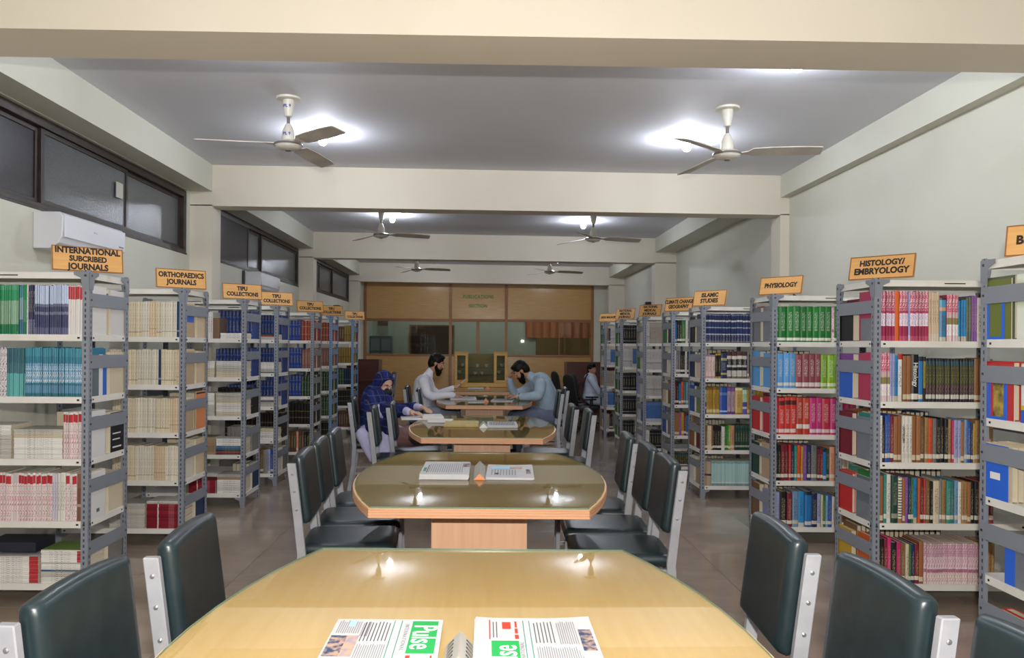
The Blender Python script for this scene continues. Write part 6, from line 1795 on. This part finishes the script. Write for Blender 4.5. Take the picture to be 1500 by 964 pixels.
def hand(F, wrist, direc, up, skin=0, curl=0.6, side=1, s=1.0):
    """palm and five fingers; direc along the hand, up = back of the hand, side picks the thumb side"""
    w = Vector(wrist); d = Vector(direc).normalized(); u = Vector(up)
    u = (u - d * u.dot(d)).normalized()
    l = d.cross(u).normalized() * side
    palm = w + d * 0.05 * s
    F.cap(w, w + d * 0.03 * s, 0.026 * s, 0.028 * s, skin)
    for k in (-1.1, -0.4, 0.4, 1.1):
        F.cap(w + d * 0.02 * s + l * k * 0.012 * s, w + d * 0.088 * s + l * k * 0.021 * s, 0.016 * s, 0.0125 * s, skin)
    for k, ln in ((-1.5, 0.062), (-0.5, 0.078), (0.5, 0.083), (1.5, 0.073)):
        b = w + d * 0.09 * s + l * k * 0.0205 * s
        a1 = curl * 0.7; a2 = curl * 1.5
        p1 = b + (d * math.cos(a1) - u * math.sin(a1)) * ln * 0.48 * s + l * k * 0.003
        p2 = p1 + (d * math.cos(a2) - u * math.sin(a2)) * ln * 0.32 * s
        p3 = p2 + (d * math.cos(a2 * 1.2) - u * math.sin(a2 * 1.2)) * ln * 0.25 * s
        F.chain([b, p1, p2, p3], [0.0105 * s, 0.0098 * s, 0.009 * s, 0.0078 * s], skin)
    tb = w + d * 0.025 * s + l * 0.024 * s
    F.chain([tb, tb + (d * .7 + l * .75 - u * .2).normalized() * 0.042 * s, tb + (d * .7 + l * .75 - u * .2).normalized() * 0.042 * s + (d * .95 + l * .2 - u * .35).normalized() * 0.035 * s], [0.016 * s, 0.0125 * s, 0.0095 * s], skin)

def rotR(yaw, pitch, roll=0):
    return (Matrix.Rotation(yaw, 3, 'Z') @ Matrix.Rotation(pitch, 3, 'Y') @ Matrix.Rotation(roll, 3, 'X'))

def hair_cap(par, P, R, s, name='hair', m=None, back=1.0, extra=None):
    F = Fig()
    F.ell(P(-0.024, 0, 0.050), (0.104 * s, 0.087 * s, 0.092 * s), 0, R)
    F.ell(P(-0.064, 0, 0.0), (0.068 * s, 0.078 * s, 0.092 * s * back), 0, R)
    F.ell(P(0.03, 0, 0.1), (0.058 * s, 0.064 * s, 0.03 * s), 0, R)
    for y in (-1, 1):
        F.cap(P(0.02, y * 0.07, 0.06), P(0.0, y * 0.075, 0.02), 0.018 * s, 0.012 * s, 0)
    if extra: extra(F)
    return F.build(name, [m or HAIR], par, 0.007, 3)
def beard(par, P, R, s):
    F = Fig()
    F.ell(P(0.055, 0, -0.105), (0.046 * s, 0.05 * s, 0.046 * s), 0, R)
    F.ell(P(0.06, 0, -0.14), (0.034 * s, 0.036 * s, 0.03 * s), 0, R)
    for y in (-1, 1):
        F.chain([P(0.005, y * 0.07, -0.005), P(0.012, y * 0.066, -0.06), P(0.045, y * 0.042, -0.1)], [0.012 * s, 0.022 * s, 0.03 * s], 0)
        F.cap(P(0.098, y * 0.006, -0.05), P(0.082, y * 0.03, -0.075), 0.008 * s, 0.009 * s, 0)
    return F.build('beard', [BEARD], par, 0.007, 3)

# ---- man in white, left of the fourth table, facing +x
def man_white():
    t = thing('person', 'bearded person in white kurta reading a phone, left of the fourth table', 'person', (-0.87, 10.5, 0))
    o = Vector((-0.9, 10.5, 0))
    F = Fig()
    q = lambda x, y, z: (x, y, z)
    # torso
    F.ell(q(0.03, 0, 0.60), (0.14, 0.20, 0.12), 1)
    F.chain([q(0.03, 0, 0.62), q(0.035, 0, 0.78), q(0.06, 0, 0.94)], [0.13, 0.13, 0.135], 1)
    F.cap(q(0.03, -0.08, 0.66), q(0.06, -0.09, 0.97), 0.125, 0.11, 1); F.cap(q(0.03, 0.08, 0.66), q(0.06, 0.09, 0.97), 0.125, 0.11, 1)
    F.cap(q(0.07, -0.13, 1.0), q(0.07, 0.13, 1.0), 0.085, 0.085, 1)
    F.cap(q(0.095, 0, 1.02), q(0.15, 0, 1.115), 0.075, 0.058, 1)      # collar
    F.cap(q(0.14, 0, 1.08), q(0.19, 0, 1.17), 0.055, 0.05, 0)
    R = rotR(math.radians(-4), math.radians(17))
    P = head_parts(F, (0.235, 0, 1.225), R, 0, 0.96)
    # thighs and shins
    for y, kx in ((-0.11, 0.46), (0.12, 0.48)):
        F.chain([q(0.0, y, 0.56), q(0.24, y * 1.1, 0.555), q(kx, y * 1.1, 0.53)], [0.115, 0.10, 0.078], 1 if False else 2)
        F.chain([q(kx, y * 1.1, 0.52), q(kx + 0.02, y * 1.1, 0.3), q(kx - 0.02, y * 1.1, 0.1)], [0.078, 0.07, 0.055], 2)
        F.chain([q(kx - 0.02, y * 1.1, 0.085), q(kx - 0.0, y * 1.1, 0.05), q(kx + 0.15, y * 1.1, 0.036)], [0.042, 0.046, 0.032], 3)
    F.ell(q(0.12, 0, 0.56), (0.22, 0.2, 0.10), 1)       # front of the kurta over the lap
    # near arm resting on the table
    F.chain([q(0.07, -0.195, 0.99), q(0.12, -0.235, 0.83), q(0.19, -0.24, 0.79)], [0.072, 0.062, 0.056], 1)
    F.chain([q(0.19, -0.24, 0.79), q(0.33, -0.2, 0.812), q(0.45, -0.15, 0.812)], [0.056, 0.05, 0.042], 1)
    hand(F, q(0.46, -0.145, 0.80), (1, .25, -0.05), (0, -.2, 1), 0, 0.5, 1, 1.0)
    # far arm holding the phone up
    F.chain([q(0.07, 0.195, 0.99), q(0.17, 0.22, 0.84), q(0.24, 0.2, 0.80)], [0.072, 0.06, 0.055], 1)
    F.chain([q(0.24, 0.2, 0.80), q(0.36, 0.13, 0.85), q(0.445, 0.09, 0.885)], [0.055, 0.048, 0.042], 1)
    hand(F, q(0.455, 0.085, 0.89), (1, -.3, 0.45), (.3, .5, -.8), 0, 0.75, -1, 1.0)
    F.build('body', [SKIN, WHITEC, GREYC, SHOE], t, 0.0085, 3)
    hair_cap(t, P, R, 0.98); beard(t, P, R, 0.97); face_bits(t, P, R, 0.96, False)
    # collar stand and front placket
    MB().tube([q(0.155, -0.035, 1.06), q(0.195, 0, 0.95), q(0.185, 0, 0.80)], 0.007, 6).build('placket', WHITEC, t, smooth=True)
    ph = thing('phone', 'white phone held up in the hand of the person in white', 'phone', (-0.305, 10.545, 0.965))
    ph.rotation_euler = (0, math.radians(48), math.radians(-10))
    MB().box(-0.004, 0.004, -0.036, 0.036, -0.075, 0.075).build('phone_body', mat('phone_white', '#e2e2e6', 0.3), ph, bevel=0.003)
    MB().box(-0.0052, -0.0041, -0.032, 0.032, -0.066, 0.066).build('screen', mat('phone_screen', '#20242c', 0.1), ph)
man_white()

# ---- man in light blue, right of the fourth table, facing -x, head in his hand
def man_blue():
    t = thing('person', 'bearded person in light blue shirt with head propped on a hand', 'person', (0.86, 10.35, 0))
    q = lambda x, y, z: (x, y, z)
    F = Fig()
    F.ell(q(-0.02, 0, 0.60), (0.15, 0.2, 0.12), 1)
    F.chain([q(-0.02, 0, 0.62), q(-0.03, 0, 0.8), q(-0.12, 0, 0.98)], [0.14, 0.15, 0.145], 1)
    F.cap(q(-0.02, -0.08, 0.66), q(-0.1, -0.09, 0.96), 0.13, 0.12, 1); F.cap(q(-0.02, 0.08, 0.66), q(-0.1, 0.09, 0.96), 0.13, 0.12, 1)
    F.cap(q(-0.15, -0.14, 0.99), q(-0.15, 0.14, 0.99), 0.09, 0.09, 1)
    F.cap(q(-0.19, 0, 1.02), q(-0.265, 0, 1.075), 0.078, 0.06, 1)
    F.cap(q(-0.24, 0, 1.05), q(-0.32, 0, 1.115), 0.056, 0.052, 0)
    R = rotR(PI, math.radians(38))
    P = head_parts(F, (-0.385, 0, 1.135), R, 0, 0.98)
    for y, kx in ((-0.12, -0.45), (0.12, -0.47)):
        F.chain([q(0.0, y, 0.56), q(-0.24, y * 1.1, 0.555), q(kx, y * 1.1, 0.53)], [0.12, 0.105, 0.08], 2)
        F.chain([q(kx, y * 1.1, 0.52), q(kx + 0.02, y * 1.1, 0.3), q(kx + 0.05, y * 1.1, 0.1)], [0.08, 0.068, 0.052], 2)
        F.chain([q(kx + 0.05, y * 1.1, 0.085), q(kx + 0.02, y * 1.1, 0.05), q(kx - 0.12, y * 1.1, 0.036)], [0.042, 0.046, 0.032], 3)
    F.ell(q(-0.1, 0, 0.57), (0.2, 0.2, 0.10), 1)
    # near arm lying on the table
    F.chain([q(-0.14, -0.2, 0.98), q(-0.15, -0.27, 0.88), q(-0.17, -0.28, 0.83)], [0.08, 0.072, 0.066], 1)
    F.chain([q(-0.17, -0.28, 0.83), q(-0.3, -0.26, 0.815), q(-0.41, -0.21, 0.81)], [0.066, 0.055, 0.046], 1)
    hand(F, q(-0.42, -0.205, 0.81), (-1, .3, 0.12), (0, -.2, 1), 0, 0.7, -1, 1.05)
    # far arm: elbow on the table, forearm up to the forehead
    F.chain([q(-0.14, 0.2, 0.98), q(-0.32, 0.24, 0.86), q(-0.45, 0.2, 0.81)], [0.08, 0.066, 0.056], 1)
    F.chain([q(-0.45, 0.2, 0.81), q(-0.5, 0.14, 0.92), q(-0.525, 0.09, 1.02)], [0.056, 0.052, 0.044], 1)
    hand(F, q(-0.525, 0.085, 1.03), (0.25, -.3, 1.0), (-1, .2, .1), 0, 0.5, 1, 1.05)
    F.build('body', [SKIN, BLUEC, SLATEC, SHOE], t, 0.0085, 3)
    hair_cap(t, P, R, 1.0); beard(t, P, R, 1.05); face_bits(t, P, R, 0.98, False)
    MB().lathe([(0.044, -0.012), (0.047, -0.01), (0.047, 0.01), (0.044, 0.012)], 18, 0, Matrix.Translation((-0.405, -0.212, 0.81)) @ Vector((-1, .4, 0)).to_track_quat('Z', 'Y').to_matrix().to_4x4()).build('wrist_watch', mat('watch_steel', '#b8b8bc', 0.25, metal=0.8), t, smooth=True)
man_blue()

# ---- woman in the blue plaid scarf and black mask, left of the third table, facing +x
def woman():
    t = thing('person', 'person in blue plaid headscarf and black face mask reading at third table', 'person', (-1.12, 8.1, 0))
    q = lambda x, y, z: (x, y, z)
    F = Fig()
    F.ell(q(0.0, 0, 0.58), (0.17, 0.2, 0.13), 1)
    F.chain([q(0.0, 0, 0.6), q(0.0, 0, 0.75), q(0.0, 0, 0.88)], [0.14, 0.13, 0.12], 1)
    F.cap(q(0.0, -0.12, 0.9), q(0.0, 0.12, 0.9), 0.07, 0.07, 1)
    F.cap(q(0.02, 0, 0.92), q(0.05, 0, 1.0), 0.05, 0.048, 0)
    R = rotR(math.radians(-48), math.radians(20))
    P = head_parts(F, (0.09, -0.01, 1.055), R, 0, 0.98)
    for y in (-0.1, 0.11):
        F.chain([q(0.0, y, 0.55), q(0.3, y * 1.2, 0.53), q(0.5, y * 1.2, 0.51)], [0.12, 0.098, 0.08], 2)
        F.chain([q(0.5, y * 1.2, 0.5), q(0.54, y * 1.2, 0.3), q(0.5, y * 1.2, 0.1)], [0.08, 0.07, 0.058], 2)
        F.chain([q(0.5, y * 1.2, 0.08), q(0.53, y * 1.2, 0.045), q(0.66, y * 1.2, 0.034)], [0.04, 0.044, 0.03], 3)
    # lilac kameez over the lap and hanging at the side
    F.ell(q(0.1, 0, 0.55), (0.22, 0.22, 0.12), 1)
    F.chain([q(0.02, -0.2, 0.56), q(0.06, -0.245, 0.42), q(0.10, -0.25, 0.26)], [0.085, 0.055, 0.035], 1)
    F.chain([q(0.14, -0.19, 0.54), q(0.16, -0.245, 0.4), q(0.2, -0.25, 0.24)], [0.08, 0.05, 0.035], 1)
    F.chain([q(-0.1, -0.19, 0.56), q(-0.07, -0.24, 0.46), q(0.0, -0.25, 0.32)], [0.075, 0.045, 0.03], 1)
    # arms towards the register
    F.chain([q(0.0, -0.17, 0.88), q(0.11, -0.25, 0.78), q(0.22, -0.3, 0.80)], [0.062, 0.055, 0.05], 1)
    F.chain([q(0.22, -0.3, 0.80), q(0.34, -0.42, 0.825), q(0.39, -0.5, 0.82)], [0.05, 0.045, 0.036], 1)
    hand(F, q(0.40, -0.51, 0.82), (.85, -.35, -0.08), (0, 0, 1), 0, 0.3, 1, 0.92)
    F.chain([q(0.0, 0.17, 0.88), q(0.14, 0.2, 0.76), q(0.27, 0.12, 0.80)], [0.062, 0.055, 0.045], 1)
    F.chain([q(0.27, 0.12, 0.80), q(0.42, 0.0, 0.83), q(0.47, -0.08, 0.83)], [0.045, 0.04, 0.034], 1)
    hand(F, q(0.475, -0.09, 0.83), (.6, -.6, -0.1), (0, 0, 1), 0, 0.4, -1, 0.92)
    F.build('body', [SKINL, LILAC, MAUVE, SHOE], t, 0.0085, 3)
    # scarf: a second skin with an opening for the face
    S = Fig()
    s = 0.98
    S.ell(P(-0.035, 0, 0.045), (0.108 * s, 0.1 * s, 0.105 * s), 0, R)
    S.ell(P(-0.06, 0, -0.05), (0.10 * s, 0.108 * s, 0.13 * s), 0, R)
    for y in (-1, 1):
        S.chain([P(0.04, y * 0.055, 0.082), P(0.0, y * 0.09, 0.0), P(-0.005, y * 0.085, -0.08), P(0.01, y * 0.03, -0.16)], [0.022, 0.022, 0.026, 0.04], 0)
    S.cap(P(0.045, -0.04, 0.09), P(0.045, 0.04, 0.09), 0.022, 0.022, 0)
    S.ell(q(0.02, 0, 0.93), (0.14, 0.18, 0.11), 0)
    S.chain([P(0.0, 0.0, -0.13), q(0.07, -0.03, 0.92), q(0.11, -0.06, 0.78), q(0.12, -0.08, 0.66)], [0.085, 0.10, 0.10, 0.08], 0)
    S.chain([q(0.0, -0.11, 0.93), q(0.0, -0.18, 0.82), q(0.02, -0.21, 0.66)], [0.10, 0.105, 0.10], 0)
    S.chain([q(0.0, 0.11, 0.93), q(0.0, 0.18, 0.82), q(0.02, 0.19, 0.66)], [0.10, 0.105, 0.10], 0)
    S.chain([q(-0.03, 0, 0.95), q(-0.05, -0.02, 0.80), q(-0.06, -0.02, 0.66)], [0.11, 0.115, 0.10], 0)
    S.chain([q(0.06, -0.14, 0.82), q(0.18, -0.28, 0.80), q(0.34, -0.42, 0.825)], [0.09, 0.08, 0.056], 0)
    S.chain([q(0.12, -0.16, 0.8), q(0.16, -0.23, 0.72), q(0.16, -0.25, 0.62)], [0.08, 0.075, 0.055], 0)
    S.chain([q(0.1, 0.15, 0.8), q(0.25, 0.13, 0.79), q(0.4, 0.02, 0.83)], [0.08, 0.066, 0.05], 0)
    S.build('plaid_scarf', [PLAID], t, 0.009, 4)
    mk = Fig()
    mk.ell(P(0.045, 0, -0.062), (0.072 * s, 0.074 * s, 0.066 * s), 0, R)
    mk.ell(P(0.088, 0, -0.045), (0.038 * s, 0.04 * s, 0.046 * s), 0, R)
    mk.build('face_mask', [MASKM], t, 0.006, 3)
    face_bits(t, P, R, s, False)
woman()

# ---- woman in a white coat at the back right, facing away to the right and looking round
def woman2():
    t = thing('person', 'dark haired person in white coat looking round, back right beside the racks', 'person', (1.93, 14.15, 0))
    t.scale = (0.92, 0.92, 0.92)
    q = lambda x, y, z: (x, y, z)
    F = Fig()
    F.ell(q(-0.02, 0, 0.6), (0.16, 0.19, 0.12), 1)
    F.chain([q(-0.02, 0, 0.62), q(0.0, 0, 0.78), q(-0.02, 0, 0.95)], [0.15, 0.14, 0.13], 1)
    F.cap(q(-0.02, -0.13, 0.96), q(-0.02, 0.13, 0.96), 0.08, 0.08, 1)
    F.cap(q(-0.01, 0, 1.0), q(0.0, -0.01, 1.08), 0.06, 0.05, 0)
    R = rotR(math.radians(-62), math.radians(6), math.radians(6))
    P = head_parts(F, (0.01, -0.02, 1.145), R, 0, 0.92)
    for y in (-0.1, 0.11):
        F.chain([q(0.0, y, 0.56), q(0.3, y * 1.1, 0.54), q(0.46, y * 1.1, 0.53)], [0.11, 0.095, 0.075], 1)
        F.chain([q(0.46, y * 1.1, 0.52), q(0.48, y * 1.1, 0.3), q(0.44, y * 1.1, 0.1)], [0.075, 0.065, 0.05], 2)
        F.chain([q(0.44, y * 1.1, 0.08), q(0.47, y * 1.1, 0.045), q(0.6, y * 1.1, 0.034)], [0.04, 0.044, 0.03], 2)
    F.chain([q(-0.02, -0.18, 0.95), q(0.06, -0.23, 0.80), q(0.12, -0.22, 0.70)], [0.07, 0.06, 0.054], 1)
    F.chain([q(0.12, -0.22, 0.70), q(0.26, -0.18, 0.72), q(0.36, -0.12, 0.74)], [0.054, 0.046, 0.038], 1)
    hand(F, q(0.37, -0.115, 0.74), (1, .2, -.1), (0, 0, 1), 0, 0.5, 1, 0.92)
    F.chain([q(-0.02, 0.18, 0.95), q(0.06, 0.22, 0.80), q(0.14, 0.2, 0.70)], [0.07, 0.06, 0.054], 1)
    F.chain([q(0.14, 0.2, 0.70), q(0.27, 0.15, 0.72), q(0.36, 0.1, 0.74)], [0.054, 0.046, 0.038], 1)
    hand(F, q(0.37, 0.095, 0.74), (1, -.2, -.1), (0, 0, 1), 0, 0.5, -1, 0.92)
    F.build('body', [SKIN, COATC, SLATEC], t, 0.0095, 3)
    def ex(G):
        G.chain([P(-0.08, 0, 0.0), P(-0.11, 0.02, -0.08), P(-0.11, 0.03, -0.17)], [0.06, 0.05, 0.03], 0)
    hair_cap(t, P, R, 0.95, back=1.1, extra=ex)
    face_bits(t, P, R, 0.92, True)
    MB().tube([(-0.09, -0.1, 1.055), (-0.14, -0.13, 0.98), (-0.17, -0.13, 0.86)], 0.02, 8).build('bag_strap', mat('cover_black'), t, smooth=True)
woman2()
flush_texts()
